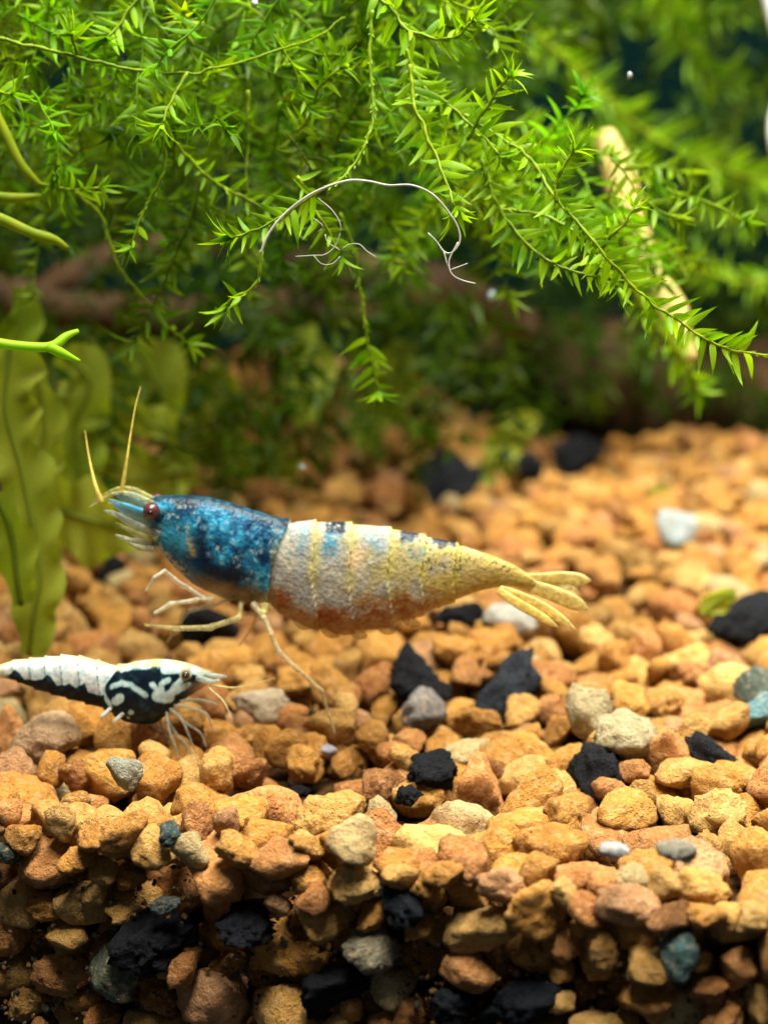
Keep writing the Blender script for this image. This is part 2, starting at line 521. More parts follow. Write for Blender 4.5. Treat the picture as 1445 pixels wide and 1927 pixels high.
PROTO = []
for i in range(22):
    Vp, Fp = rock_proto(100 + i, 4, 7 + (i % 4) * 2.5, 0.11 + 0.05 * (i % 3))
    PROTO.append(mesh('pebble', Vp, Fp, M_STONE))
COALP = []
for i in range(6):
    Vp, Fp = rock_proto(300 + i, 4, 18, 0.34)
    COALP.append(mesh('black_pebble_or_gap', Vp, Fp, M_COAL))
LOW = [rock_proto(100 + i, 3, 7 + (i % 4) * 2.5, 0.11 + 0.05 * (i % 3)) for i in range(22)]
LOW2 = [rock_proto(100 + i, 2, 7 + (i % 4) * 2.5, 0.11 + 0.05 * (i % 3)) for i in range(22)]

order = np.argsort(-SHOW)
single = set(int(i) for i in order[:300] if SHOW[i] > 0)
for i in range(NS):
    if KIND[i] != 'pebble': single.add(i)
for i in sorted(single, key=lambda q: -SHOW[q]):
    me = COALP[i % len(COALP)] if KIND[i] == BLACK else PROTO[i % len(PROTO)]
    o = bpy.data.objects.new(KIND[i], me)
    o.location = Vector(STONES[i]) * U
    o.rotation_mode = 'QUATERNION'
    o.rotation_quaternion = ROT[i]
    o.scale = Vector(STRETCH[i]) * float(RAD[i] * 1.06 * U)
    o.color = (*TINT[i], 1)
    link(o, bed)
    if LABEL[i]: o['label'] = LABEL[i]
Vs, Fs, Cs, base = [], [], [], 0
_, _, TS = project(STONES)
for i in range(NS):
    if i in single: continue
    Vp, Fp = (LOW if TS[i] < 100 and SHOW[i] > 0 else LOW2)[i % 22]
    Rm = np.array(ROT[i].to_matrix())
    Vs.append(((Vp * STRETCH[i]) @ Rm.T) * RAD[i] * 1.06 + STONES[i])
    Fs.append(Fp + base); base += len(Vp)
    Cs.append(np.repeat(TINT[i][None], len(Vp), 0))
for i in range(NS):             # the bed goes on past both sides of the view
    e_ = .217 * STONES[i, 1] + 12
    if e_ - abs(STONES[i, 0]) < 24 and STONES[i, 2] > surface(*STONES[i, :2]) - 3.5:
        Vp, Fp = LOW2[(i + 5) % 22]
        c_ = STONES[i] * (1, 1, 1); c_[0] = np.sign(c_[0]) * (2 * e_ - abs(c_[0]))
        if behind_glass(c_[:2]) < RAD[i]: continue
        c_[2] += float(surface(*c_[:2]) - surface(*STONES[i, :2]))
        Vs.append(Vp @ np.array(ROT[i].to_matrix()).T * RAD[i] * 1.06 + c_); Fs.append(Fp + base); base += len(Vp)
        Cs.append(np.repeat(TINT[i][None], len(Vp), 0))
o = part('pebble_fill', np.vstack(Vs), np.vstack(Fs), M_STONE_J, bed, cols=np.vstack(Cs))
tag(o, kind='stuff')

# fine crumbs and mulm lodged between the stones
n = 3200
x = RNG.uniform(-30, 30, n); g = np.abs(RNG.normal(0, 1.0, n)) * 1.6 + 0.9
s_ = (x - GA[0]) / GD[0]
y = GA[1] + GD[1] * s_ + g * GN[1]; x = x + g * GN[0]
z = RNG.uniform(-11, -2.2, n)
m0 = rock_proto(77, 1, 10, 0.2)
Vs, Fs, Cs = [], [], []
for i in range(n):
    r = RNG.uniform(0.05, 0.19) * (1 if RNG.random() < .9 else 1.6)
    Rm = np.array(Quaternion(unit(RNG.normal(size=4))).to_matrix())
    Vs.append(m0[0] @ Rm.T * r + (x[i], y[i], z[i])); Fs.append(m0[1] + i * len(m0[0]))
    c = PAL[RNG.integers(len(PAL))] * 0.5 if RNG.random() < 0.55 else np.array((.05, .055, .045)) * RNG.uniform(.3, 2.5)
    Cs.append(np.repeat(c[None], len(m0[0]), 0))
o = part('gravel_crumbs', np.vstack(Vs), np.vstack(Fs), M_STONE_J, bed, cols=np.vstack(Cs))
tag(o, kind='stuff')

# back of the tank
bw = np.array([(-260, 262, -30), (260, 262, -30), (260, 262, 240), (-260, 262, 240), (-260, 266, -30), (260, 266, -30), (260, 266, 240), (-260, 266, 240)], float)
bwf = [(0, 1, 2, 3), (5, 4, 7, 6), (4, 0, 3, 7), (1, 5, 6, 2), (3, 2, 6, 7), (4, 5, 1, 0)]
o = part('aquarium_back', bw, bwf, M_BACK, smooth=False)
tag(o, 'dark back wall of the aquarium', 'wall', kind='structure')

# ------------------------------------------------------------------ shrimp bodies
def loft_body(top, bot, u0, u1, ns, nr, width, bump_fn, pigment, t0, org, mat, name, parent, tilt=0.0, power=2.2):
    top = np.array(top, float); bot = np.array(bot, float)
    def interp(tab, u):
        P = spline(np.c_[tab, np.zeros(len(tab))], 4.0)
        return np.interp(u, P[:, 0], P[:, 1])
    k = np.linspace(0, 1, ns)
    u = u0 + (u1 - u0) * (0.5 - 0.5 * np.cos(np.pi * k)) * 0.35 + (u1 - u0) * k * 0.65
    tp, bt = interp(top, u), interp(bot, u)
    c = (tp + bt) / 2; a = (bt - tp) / 2
    # round the two ends
    e = np.minimum((u - u0) / 16.0, (u1 - u) / 16.0); a = a * np.sqrt(np.clip(1 - (1 - np.clip(e, 0, 1)) ** 2, 0.002, 1))
    w = np.interp(u, [q[0] for q in width], [q[1] for q in width]) * a
    th = np.linspace(0, 2 * np.pi, nr, endpoint=False)
    ct, st = np.cos(th), np.sin(th)
    f = lambda q: np.sign(q) * np.abs(q) ** (2 / power)
    UU = np.repeat(u[:, None], nr, 1)
    VV = c[:, None] - a[:, None] * f(ct)[None]
    WW = w[:, None] * f(st)[None]
    hN = (VV - tp[:, None]) / np.maximum(bt - tp, 1)[:, None]
    d = bump_fn(UU, VV, hN) * np.clip(a / 30, 0, 1)[:, None]     # px outward
    VV = VV - d * ct[None]; WW = WW + d * st[None]
    s = F_PX / t0
    X = (UU - org[0]) / s; Z = -(VV - org[1]) / s; Y = WW / s
    P = np.stack([X, Y, Z], -1).reshape(-1, 3)
    col, al = pigment(UU.ravel(), VV.ravel(), hN.ravel(), P, WW.ravel())
    i = np.arange(ns - 1)[:, None] * nr; j = np.arange(nr)[None]; kk = (j + 1) % nr
    Q = np.stack([i + j, i + kk, i + nr + kk, i + nr + j], -1).reshape(-1, 4)
    if u1 > u0: pass
    P = np.vstack([P, [P[:nr].mean(0)], [P[-nr:].mean(0)]])
    col = np.vstack([col, col[:1], col[-1:]]); al = np.append(al, [al[0], al[-1]])
    jj = np.arange(nr); k2 = (jj + 1) % nr; b = (ns - 1) * nr
    T = np.vstack([Q[:, [0, 1, 2]], Q[:, [0, 2, 3]], np.stack([np.full(nr, ns * nr), k2, jj], -1), np.stack([np.full(nr, ns * nr + 1), b + jj, b + k2], -1)])
    o = bpy.data.objects.new(name, mesh(name, P * U, T, mat, cols=col, alpha=al))
    return link(o, parent)

def lerp(a, b, t):
    return np.asarray(a) * (1 - t)[:, None] + np.asarray(b) * t[:, None]

def appendage(name, parent, org, t0, pts, radii, mat, depth=None, col=(.6, .55, .35), alpha=0.6, n=9, flat=None, spots=0.25):
    """thin limb through photo pixels; depth = mm toward (-) or away (+) from camera per point"""
    s = F_PX / t0
    P = np.array([[(p[0] - org[0]) / s, 0, -(p[1] - org[1]) / s] for p in pts], float)
    if depth is not None: P[:, 1] = np.interp(np.arange(len(pts)), np.linspace(0, len(pts) - 1, len(depth)), depth)
    C = spline(np.c_[P, np.array(radii, float)[:, None] / s], 0.12)
    V, F = tube(C[:, :3], np.maximum(C[:, 3], 0.01), n)
    if flat is not None:
        mid = np.repeat(C[:, :3], n, 0); mid = np.vstack([mid, C[0, :3], C[-1, :3]])
        D = V - mid; D[:, 1] *= flat; V = mid + D
    nz = fbm(V * 5.0 + hash(name) % 7, 3, 3)
    cc = np.asarray(col)[None] * (1 - spots + 2 * spots * nz[:, None])
    o = bpy.data.objects.new(name, mesh(name, V * U, F, mat, cols=cc, alpha=np.full(len(V), alpha) * (0.75 + 0.5 * nz)))
    return link(o, parent)

def seg_dist(u, v, pl):
    d = np.full(u.shape, 1e9)
    pl = np.asarray(pl, float)
    if len(pl) == 1: return np.hypot(u - pl[0, 0], v - pl[0, 1])
    for a, b in zip(pl[:-1], pl[1:]):
        ab = b - a; t = np.clip(((u - a[0]) * ab[0] + (v - a[1]) * ab[1]) / (ab @ ab), 0, 1)
        d = np.minimum(d, np.hypot(u - a[0] - t * ab[0], v - a[1] - t * ab[1]))
    return d

M_SHELL = shell_material('shrimp_shell', 5200, 0.35)
M_SHELL_BW = shell_material('banded_shell', 4200, 0.12, sss=0.15, cells=False)
M_LIMB = shell_material('shrimp_limb', 6000, 0.2, sss=0.3, rough=0.3)
M_EYE = plain_material('shrimp_eye', (0.05, 0.012, 0.012), (0.11, 0.03, 0.03), 9000, 0.25, 0.2, spec=0.6, dist=0.0001)
M_PUPIL = plain_material('eye_centre', (0.006, 0.003, 0.003), (0.012, 0.006, 0.006), 5000, 0.2, 0.0, spec=0.6)
M_EYE2 = plain_material('dark_eye', (0.015, 0.012, 0.008), (0.06, 0.04, 0.015), 9000, 0.25, 0.1, spec=0.6)

# ---- blue shrimp
BO, BT = (520.0, 1080.0), 89.5
blue = empty('shrimp', pt(*BO, BT), 'large shrimp with a mottled blue head shell and pale yellow tail', 'shrimp', None)
def carapace_edge(v): return np.interp(v, [970, 985, 1010, 1050, 1100, 1140], [552, 543, 528, 516, 508, 503])
EDGES = [(595, 588, 600), (664, 656, 668), (737, 728, 742), (802, 790, 800), (862, 850, 856)]
def edge_u(k, h): a, m, b = EDGES[k]; return a + (m - a) * np.clip(h * 2.2, 0, 1) + (b - m) * np.clip((h - .45) * 2, 0, 1)
def blue_bump(u, v, h):
    d = np.where(u < carapace_edge(v), 4.0 + 3.0 * np.exp(-((u - carapace_edge(v)) / 10) ** 2), 0)
    d = d - 3.0 * np.exp(-((u - carapace_edge(v) - 6) / 5) ** 2)
    for k in range(5):
        q = edge_u(k, h) - u
        d = d + np.where(q > 0, 4.6 * np.exp(-q / 22.0), -1.8 * np.exp(q / 7.0))
    # rounded side plates along the belly
    ph = (u - 545) / 68.0 * np.pi
    d = d + 4.0 * smooth01(h, 0.6, 0.95) * np.abs(np.sin(ph)) * ((u > 520) & (u < 830))
    # hollow of the gill chamber and jaw line
    d = d - 5.0 * np.exp(-((u - 385) / 10) ** 2 - ((v - 1025) / 24) ** 2) + 3.0 * np.exp(-((u - 435) / 45) ** 2 - ((v - 1040) / 45) ** 2)
    P = np.stack([u.ravel() / 26, v.ravel() / 26, np.zeros(u.size)], -1)
    d = d + 3.0 * (fbm(P, 5, 3).reshape(u.shape) - 0.5)
    return d
def blue_pig(u, v, h, P, w):
    sd = np.where(w > 0, 50.0, 0.0)
    Q = np.stack([u / 9 + sd, v / 9, w / 14], -1); Q2 = np.stack([u / 28 + sd, v / 28, w / 40], -1); Q3 = np.stack([u / 4.2 + sd, v / 4.2, w / 6], -1)
    n1, n2, n3 = fbm(Q, 21, 4), fbm(Q2, 31, 3), fbm(Q3, 41, 2)
    # head shell
    c = lerp((.012, .12, .24), (.05, .38, .56), smooth01(n1, .36, .60))
    c = lerp(c, (.004, .020, .060), smooth01(n2 * .62 + n1 * .38, .47, .56) * .95)
    c = lerp(c, (.36, .46, .44), smooth01(n3 * .3 + n1 * .7, .57, .70) * .7)
    c = lerp(c, (.003, .010, .030), .95 * np.exp(-(seg_dist(u, v, [(378, 1000), (376, 1035), (400, 1062), (440, 1075)]) / 19) ** 4))
    c = lerp(c, (.003, .012, .028), .85 * np.exp(-(seg_dist(u, v, [(345, 1045), (395, 1080), (460, 1105)]) / 22) ** 2) * smooth01(n1 + .2, .4, .75))
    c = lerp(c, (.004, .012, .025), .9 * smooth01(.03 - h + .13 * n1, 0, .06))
    c = lerp(c, (.05, .34, .46), .6 * np.exp(-(seg_dist(u, v, [(318, 990), (340, 1005)]) / 26) ** 2))
    c = lerp(c, (.05, .30, .52), .5 * np.exp(-(seg_dist(u, v, [(410, 965), (480, 1000)]) / 30) ** 2) * smooth01(n1, .4, .6))
    c = lerp(c, (.40, .32, .16), .7 * np.exp(-(seg_dist(u, v, [(362, 1006), (368, 1030)]) / 6) ** 2))
    c = lerp(c, (.46, .44, .40), .85 * smooth01(seg_dist(u, v, [(300, 1028), (345, 1068)]), 22, 5) * smooth01(n1, .38, .5))
    belly = smooth01(h + .10 * (n1 - .5), .72, .90) * smooth01(u, 330, 400)
    c = lerp(c, (.17, .13, .04), belly * .85)
    c = lerp(c, (.008, .015, .025), belly * smooth01(n3, .55, .7) * .9)
    c = lerp(c, (.30, .34, .10), smooth01(u, 505, 528) * .6 * smooth01(h, .1, .4))
    al = 1 - .45 * belly
    # tail segments
    a = lerp((.30, .32, .30), (.46, .44, .34), smooth01(n1 * .6 + n3 * .4, .36, .62))
    a = lerp(a, (.44, .36, .07), smooth01(n2, .40, .62) * .65 * smooth01(u, 560, 760))
    a = lerp(a, (.52, .38, .06), .75 * smooth01(u + 90 * h, 800, 930))
    for k in range(5):
        a = lerp(a, (.48, .42, .08), .62 * np.exp(-((u - edge_u(k, h) - 3 + 10 * (n2 - .5)) / 11) ** 2) * smooth01(.8 - h, 0, .4))
    a = lerp(a, (.16, .15, .20), smooth01(n3, .56, .72) * smooth01(h + .3 * (n2 - .5), .42, .62) * .8 * smooth01(840 - u, 0, 90))
    blue_p = np.exp(-(seg_dist(u, v, [(628, 992), (622, 1022)]) / 15) ** 2) + .5 * np.exp(-(seg_dist(u, v, [(575, 988), (568, 1030)]) / 10) ** 2) + .5 * np.exp(-(seg_dist(u, v, [(700, 1000), (715, 1020)]) / 14) ** 2) + .6 * np.exp(-(seg_dist(u, v, [(770, 1012), (785, 1030)]) / 14) ** 2)
    a = lerp(a, (.05, .24, .36), np.clip(blue_p * 1.3, 0, 1) * smooth01(n1, .30, .50) * .9)
    a = lerp(a, (.70, .50, .30), .7 * np.exp(-(seg_dist(u, v, [(675, 1030), (665, 1050)]) / 12) ** 2))
    dk = np.zeros_like(u)
    for (x0, x1) in ((610, 655), (748, 792), (808, 862)): dk = dk + smooth01(u, x0, x0 + 8) * smooth01(-u, -x1, -x1 + 8)
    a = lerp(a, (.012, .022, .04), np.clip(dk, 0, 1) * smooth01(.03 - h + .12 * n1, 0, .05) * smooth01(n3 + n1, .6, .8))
    a = lerp(a, (.03, .04, .06), smooth01(n3, .66, .72) * smooth01(u, 720, 800) * smooth01(.55 - h, 0, .2) * .9)
    rust = smooth01(h + .30 * (n2 - .5) + .15 * (n1 - .5), .62, .84) * smooth01(845 - u, 0, 60)
    a = lerp(a, (.36, .17, .035), rust * .75)
    a = lerp(a, (.24, .06, .014), .85 * rust * smooth01(n2 * .45 + n1 * .55, .44, .58))
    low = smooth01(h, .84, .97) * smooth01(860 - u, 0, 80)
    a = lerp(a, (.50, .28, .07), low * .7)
    al2 = 1 - .40 * low - .15 * smooth01(u, 850, 960)
    m = smooth01(u - carapace_edge(v) + 3 * (n3 - .5), -2, 3)
    return c * (1 - m)[:, None] + a * m[:, None], al * (1 - m) + al2 * m
B_TOP = [(280, 942), (292, 935), (340, 932), (400, 937), (450, 951), (490, 964), (520, 974), (548, 980), (600, 980), (680, 985), (740, 994), (800, 1007), (850, 1020), (900, 1036), (950, 1055), (985, 1075), (1012, 1092)]
B_BOT = [(280, 985), (293, 1018), (310, 1040), (340, 1072), (370, 1098), (410, 1118), (450, 1129), (490, 1132), (515, 1146), (545, 1166), (600, 1186), (640, 1193), (700, 1186), (760, 1168), (800, 1153), (860, 1130), (900, 1114), (950, 1104), (985, 1106), (1012, 1106)]
B_W = [(280, .5), (330, .46), (420, .44), (500, .44), (560, .42), (640, .40), (760, .44), (860, .48), (950, .55), (1012, .6)]
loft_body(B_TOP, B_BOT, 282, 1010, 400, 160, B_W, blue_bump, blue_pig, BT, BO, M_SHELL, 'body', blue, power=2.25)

sB = F_PX / BT
def bl(u, v, y=0.0): return np.array([(u - BO[0]) / sB, y, -(v - BO[1]) / sB])
for side in (-1, 1):
    V, F = ellipsoid(bl(294, 949, side * 1.05), np.eye(3) * 0.43)
    e = part('eye', V, F, M_EYE, blue)
    V, F = ellipsoid(bl(294, 950, side * 1.36), np.eye(3) * [.17, .16, .17])
    part('pupil', V, F, M_PUPIL, e)
    appendage('eye_stalk', blue, BO, BT, [(312, 958), (298, 951)], [11, 9], M_SHELL, [side * .5, side * .95], (.03, .10, .14), 1.0)
    # feeler bases and scales
    y = lambda *q: [side * k for k in q]
    appendage('antennal_scale', blue, BO, BT, [(310, 985), (285, 970), (255, 951), (232, 938), (214, 930)], [6, 11, 12, 8, 2], M_LIMB, y(.75, .95, 1.0, .9, .7), (.12, .30, .38), .45, flat=.3, spots=.8)
    appendage('antennal_scale', blue, BO, BT, [(308, 995), (280, 983), (252, 968), (226, 955), (204, 950)], [5, 8, 7, 5, 1.5], M_LIMB, y(.8, 1.05, 1.1, .95, .8), (.40, .44, .38), .42, flat=.35, spots=.8)
    appendage('antennal_scale', blue, BO, BT, [(302, 1004), (275, 996), (250, 984), (228, 972)], [5, 6, 5, 1.5], M_LIMB, y(.85, 1.1, 1.1, .95), (.46, .42, .16), .38, flat=.4, spots=.8)
    appendage('antennule', blue, BO, BT, [(296, 940), (272, 929), (250, 920), (228, 919), (208, 927), (190, 938), (176, 946)], [4, 5, 4.5, 3.5, 3, 2.2, .8], M_LIMB, y(.35, .5, .55, .55, .6), (.46, .44, .16), .42, spots=.7)
    appendage('antennule', blue, BO, BT, [(292, 955), (270, 945), (248, 936), (230, 934)], [4, 5, 4, 1.5], M_LIMB, y(.9, 1.15, 1.2, 1.1), (.06, .34, .50), .6, spots=.6)
appendage('rostrum', blue, BO, BT, [(330, 933), (300, 934), (282, 937), (266, 940)], [5, 4.5, 3, 1], M_LIMB, None, (.10, .16, .18), .95)
appendage('antenna', blue, BO, BT, [(237, 920), (242, 892), (248, 855), (253, 815), (259, 770), (266, 735)], [5, 4, 2.6, 1.7, 1.1, .6], M_LIMB, [-.5, -.4, .5, 2], (.62, .50, .10), .6)
appendage('antenna', blue, BO, BT, [(202, 938), (192, 915), (182, 893), (170, 860), (158, 820)], [5, 4, 3, 1.8, .8], M_LIMB, [-.6, -.4, .6, 2], (.62, .48, .10), .55)
for a_, b_ in (((290, 1012), (226, 994)), ((292, 1024), (250, 1008))):
    appendage('mouthpart', blue, BO, BT, [a_, ((a_[0] + b_[0]) / 2, (a_[1] + b_[1]) / 2 + 3), b_], [7, 6, 2.5], M_LIMB, [-.7, -1.0, -1.1], (.42, .42, .30), .45, spots=.7)
def leg(pts, rad, dep, col=(.60, .55, .34), alpha=.55):
    # limb joints: slightly swollen knees between slimmer stretches
    p2, r2 = [pts[0]], [rad[0]]
    for a_, b_, ra, rb in zip(pts[:-1], pts[1:], rad[:-1], rad[1:]):
        for f_ in (.12, .5, .88):
            p2.append((a_[0] + (b_[0] - a_[0]) * f_, a_[1] + (b_[1] - a_[1]) * f_)); r2.append((ra + (rb - ra) * f_) * (.80 if f_ == .5 else .86))
        p2.append(b_); r2.append(rb * 1.0)
    d2 = np.interp(np.linspace(0, 1, len(p2)), np.linspace(0, 1, len(dep)), dep)
    appendage('leg', blue, BO, BT, p2, [.88 * q for q in r2], M_LIMB, d2, col, alpha * .68, spots=.5)
leg([(385, 1118), (350, 1088), (318, 1056), (300, 1066), (284, 1092)], [6, 6, 5, 4, 2], [-.8, -1.4, -1.8, -2.0, -2.0], (.62, .60, .46), .7)
leg([(400, 1122), (372, 1118), (325, 1122), (298, 1138), (290, 1158)], [6, 6, 6, 5, 2], [-.7, -1.2, -1.6, -1.8, -1.6], (.60, .58, .40), .65)
leg([(455, 1130), (452, 1152), (400, 1166), (340, 1166), (278, 1160)], [7, 8, 8, 7, 3], [-.7, -1.3, -1.7, -1.9, -1.8], (.46, .40, .16), .60)
leg([(440, 1130), (400, 1150), (348, 1166), (325, 1200), (302, 1238)], [6, 6, 5.5, 4, 2], [.5, .8, 1.2, 1.6, 2.0], (.58, .56, .42), .6)
leg([(478, 1132), (498, 1152), (512, 1182), (524, 1216), (562, 1256), (604, 1300), (628, 1388)], [8, 8, 7, 7.5, 6, 5, 3], [-.7, -1.2, -1.4, -1.4, -1.2, -.9, -.6], (.62, .54, .32), .75)
leg([(470, 1132), (480, 1165), (470, 1205), (440, 1250)], [7, 6, 5, 2], [.6, 1.2, 1.8, 2.4], (.50, .42, .24), .5)
leg([(500, 1135), (497, 1145), (492, 1158)], [11, 9, 3], [-.8, -1.1, -1.2], (.66, .56, .20), .7)
for q, u in enumerate((560, 612, 664, 716, 764)):
    b = np.interp(u, [p[0] for p in B_BOT], [p[1] for p in B_BOT])
    appendage('swimmeret', blue, BO, BT, [(u, b - 14), (u + 10, b + 2), (u + 26, b + 9)], [14, 12, 4], M_LIMB, [-.5, -.5, -.4], (.55, .34, .10), .45, flat=.4)
# tail fan
def blade(pts, rad, dep, col): appendage('tail_blade', blue, BO, BT, pts, rad, M_LIMB, dep, col, .9, n=14, flat=.11, spots=.3)
blade([(972, 1092), (1020, 1094), (1060, 1098), (1095, 1104), (1117, 1106)], [9, 9, 13, 13, 2], [.2, .6, .9, 1.1, 1.2], (.72, .58, .20))
blade([(968, 1094), (1010, 1108), (1050, 1124), (1088, 1142), (1110, 1154)], [10, 13, 15, 13, 2], [0, 0, .1, .2, .3], (.72, .58, .20))
blade([(940, 1104), (975, 1116), (1015, 1134), (1050, 1154), (1082, 1176)], [7, 10, 11, 9, 1], [-.5, -.8, -1.0, -1.2, -1.3], (.72, .52, .14))
blade([(938, 1106), (965, 1122), (1000, 1140), (1026, 1154), (1046, 1166)], [7, 9, 9, 7, 1], [-.7, -1.1, -1.4, -1.6, -1.7], (.72, .52, .13))
blade([(960, 1096), (1000, 1104), (1050, 1112), (1092, 1122)], [10, 10, 9, 2], [.3, .6, .9, 1.0], (.78, .68, .3))

# ---- black and white shrimp
WO, WT = (210.0, 1300.0), 89.0
pied = empty('shrimp', pt(*WO, WT), 'small black and white patterned shrimp lying low on the pebbles', 'shrimp', None)
Z = lambda pl: [(p[0] / 3.01, 1150 + p[1] / 3.01) for p in pl]
W_BLACKLINE = Z([(-40, 330), (40, 345), (62, 345), (100, 312), (125, 330), (150, 372), (205, 370), (255, 362), (285, 335), (305, 345), (335, 402), (385, 395), (405, 380), (440, 412), (470, 395), (495, 380), (512, 440), (560, 455), (600, 455)])
W_ARC = Z([(650, 402), (700, 385), (755, 390), (800, 425), (838, 450)])
W_PALM = Z([(900, 455), (960, 470)]); W_F1 = Z([(920, 450), (925, 385), (965, 362)]); W_F2 = Z([(965, 445), (1030, 378)]); W_F3 = Z([(960, 470), (1010, 430), (1070, 400)]); W_F0 = Z([(905, 420), (875, 385)])
W_DOT = Z([(690, 470), (665, 490)]); W_DOT2 = Z([(750, 555)]); W_DOT3 = Z([(730, 595)])
W_RIM = Z([(560, 380), (600, 460), (625, 520)])
def w_edge(v): return np.interp(v, [1240, 1255, 1280, 1310, 1335], [236, 222, 202, 199, 212])
def w_bump(u, v, h):
    d = np.where(u > w_edge(v), 2.5 + 1.5 * np.exp(-((u - w_edge(v)) / 6) ** 2), -1.5 * np.exp(-((u - w_edge(v)) / 5) ** 2))
    for e in (30, 62, 92, 122, 155, 190):
        q = u - (e + 10 * (h - .5))
        d = d + np.where(q > 0, 3.4 * np.exp(-q / 9.0), -1.4 * np.exp(q / 4.0))
    return d
def w_pig(u, v, h, P, w):
    sd = np.where(w > 0, 30.0, 0.0)
    n1 = fbm(np.stack([u / 10 + sd, v / 10, w / 20], -1), 61, 4); n3 = fbm(np.stack([u / 4 + sd, v / 4, w / 8], -1), 71, 2)
    wob = 5 * (n1 - .5)
    white = lerp((.48, .58, .58), (.64, .70, .68), smooth01(n1, .4, .6))
    black = lerp((.004, .010, .018), (.012, .035, .05), smooth01(n1, .45, .7))
    bl_ = np.array(W_BLACKLINE)
    line = np.interp(u, bl_[:, 0], bl_[:, 1]) + wob
    blk = smooth01(v - line, -1.5, 1.5)
    # head shell
    near = lambda pl, r: smooth01(-seg_dist(u, v, pl) + wob * 1.1, -r - 1.5, -r + 1.5)
    hd = smooth01(h + .16 * (n1 - .5), .02, .07)
    wm = np.zeros_like(u)
    for pl, r in ((W_ARC, 5), (W_PALM, 11), (W_F1, 5), (W_F2, 6), (W_F3, 6), (W_F0, 5), (W_DOT, 8), (W_DOT2, 5), (W_DOT3, 3), (W_RIM, 5),
                  (Z([(700, 318), (760, 296)]), 3), (Z([(815, 290), (850, 282)]), 6), (Z([(950, 300), (1020, 305), (1050, 300)]), 10), (Z([(1060, 338)]), 11), (Z([(1100, 320), (1150, 335)]), 6), (Z([(1190, 365), (1215, 375)]), 5)):
        wm = np.maximum(wm, near(pl, r))
    hb = hd * (1 - wm)
    m = smooth01(u - w_edge(v), -1, 2)
    B = blk * (1 - m) + hb * m
    B = B * smooth01(u, 10, 22)
    c = lerp(white, black, B)
    rim = B * (1 - B) * 4
    c = lerp(c, (.08, .40, .46), rim * .6)
    c = lerp(c, (.40, .60, .60), (1 - B) * m * .55)
    c = lerp(c, (.70, .62, .20), .75 * smooth01(.09 - h, 0, .05) * smooth01(n1, .35, .5))
    c = lerp(c, (.70, .60, .18), .6 * smooth01(-u, -26, 4))
    snout = smooth01(u, 368, 392)
    c = lerp(c, (.34, .34, .20), snout * .6)
    c = lerp(c, (.09, .09, .07), .8 * smooth01(u, 340, 362) * smooth01(h, .45, .65))
    c = lerp(c, (.40, .30, .12), .8 * smooth01(-np.hypot(u - 352, v - 1262), -13, -9))
    return c, 1 - .5 * smooth01(u, 360, 405) - .4 * smooth01(u, 340, 370) * smooth01(h, .5, .8)
W_TOP = [(-30, 1262), (-10, 1256), (5, 1249), (30, 1241), (70, 1237), (100, 1234), (140, 1232), (180, 1240), (212, 1250), (235, 1251), (260, 1245), (300, 1241), (340, 1245), (380, 1257), (405, 1264), (428, 1268)]
W_BOT = [(-30, 1274), (0, 1274), (20, 1277), (40, 1283), (70, 1296), (100, 1306), (130, 1315), (165, 1325), (200, 1337), (230, 1356), (260, 1363), (290, 1362), (312, 1345), (335, 1322), (360, 1306), (390, 1288), (428, 1276)]
W_W = [(-30, .7), (40, .6), (120, .52), (200, .45), (280, .42), (350, .5), (428, .6)]
loft_body(W_TOP, W_BOT, -28, 408, 330, 150, W_W, w_bump, w_pig, WT, WO, M_SHELL_BW, 'body', pied)
sW = F_PX / WT
def wl(u, v, y=0.0): return np.array([(u - WO[0]) / sW, y, -(v - WO[1]) / sW])
for side in (-1, 1):
    V, F = ellipsoid(wl(352.5, 1262, side * .50), np.eye(3) * .21)
    e = part('eye', V, F, M_EYE2, pied)
    V, F = ellipsoid(wl(352.5, 1262, side * .66), np.eye(3) * .09)
    part('pupil', V, F, M_PUPIL, e)
def limb(name, pts, rad, dep, col, al): appendage(name, pied, WO, WT, pts, rad, M_LIMB, dep, col, al)
limb('antennal_scale', [(372, 1268), (388, 1273), (402, 1276), (416, 1273)], [6, 6, 5, 2.5], [-.4, -.5, -.5], (.40, .48, .40), .45)
limb('antennal_scale', [(380, 1276), (400, 1280), (418, 1277)], [4, 4, 2], [.4, .5, .5], (.46, .52, .42), .6)
limb('antennal_scale', [(384, 1264), (398, 1268), (412, 1268), (428, 1270)], [4, 5, 4.5, 2.5], [-.1, -.2, -.2], (.46, .54, .46), .42)
limb('antenna', [(398, 1282), (440, 1285), (480, 1276), (520, 1262)], [2.5, 1.8, 1.1, .5], [-.5, -.8, -1.0], (.6, .5, .2), .6)
limb('antenna', [(395, 1286), (425, 1310), (440, 1340)], [2.2, 1.6, .6], [-.6, -1.0, -1.4], (.6, .52, .25), .55)
for pts, dep in (([(315, 1335), (322, 1362), (335, 1390), (342, 1412)], [-.6, -1.2, -1.6, -1.8]), ([(322, 1328), (345, 1340), (362, 1372), (372, 1400)], [-.6, -1.2, -1.6, -1.7]),
                 ([(330, 1322), (365, 1318), (395, 1330), (402, 1352)], [-.6, -1.2, -1.4, -1.5]), ([(340, 1315), (376, 1306), (412, 1312)], [-.5, -.9, -1.1]), ([(298, 1350), (300, 1372), (312, 1398)], [.4, .2, .0]), ([(320, 1332), (352, 1352), (380, 1366), (392, 1392)], [-.4, -.9, -1.3, -1.5]), ([(310, 1340), (330, 1372), (356, 1395), (362, 1420)], [-.2, -.7, -1.2, -1.4]), ([(335, 1320), (372, 1330), (382, 1350)], [.3, .5, .4])):
    limb('leg', pts, [3.4, 3, 2.4, 1.2][:len(pts)], dep, (.24, .24, .18), .36)
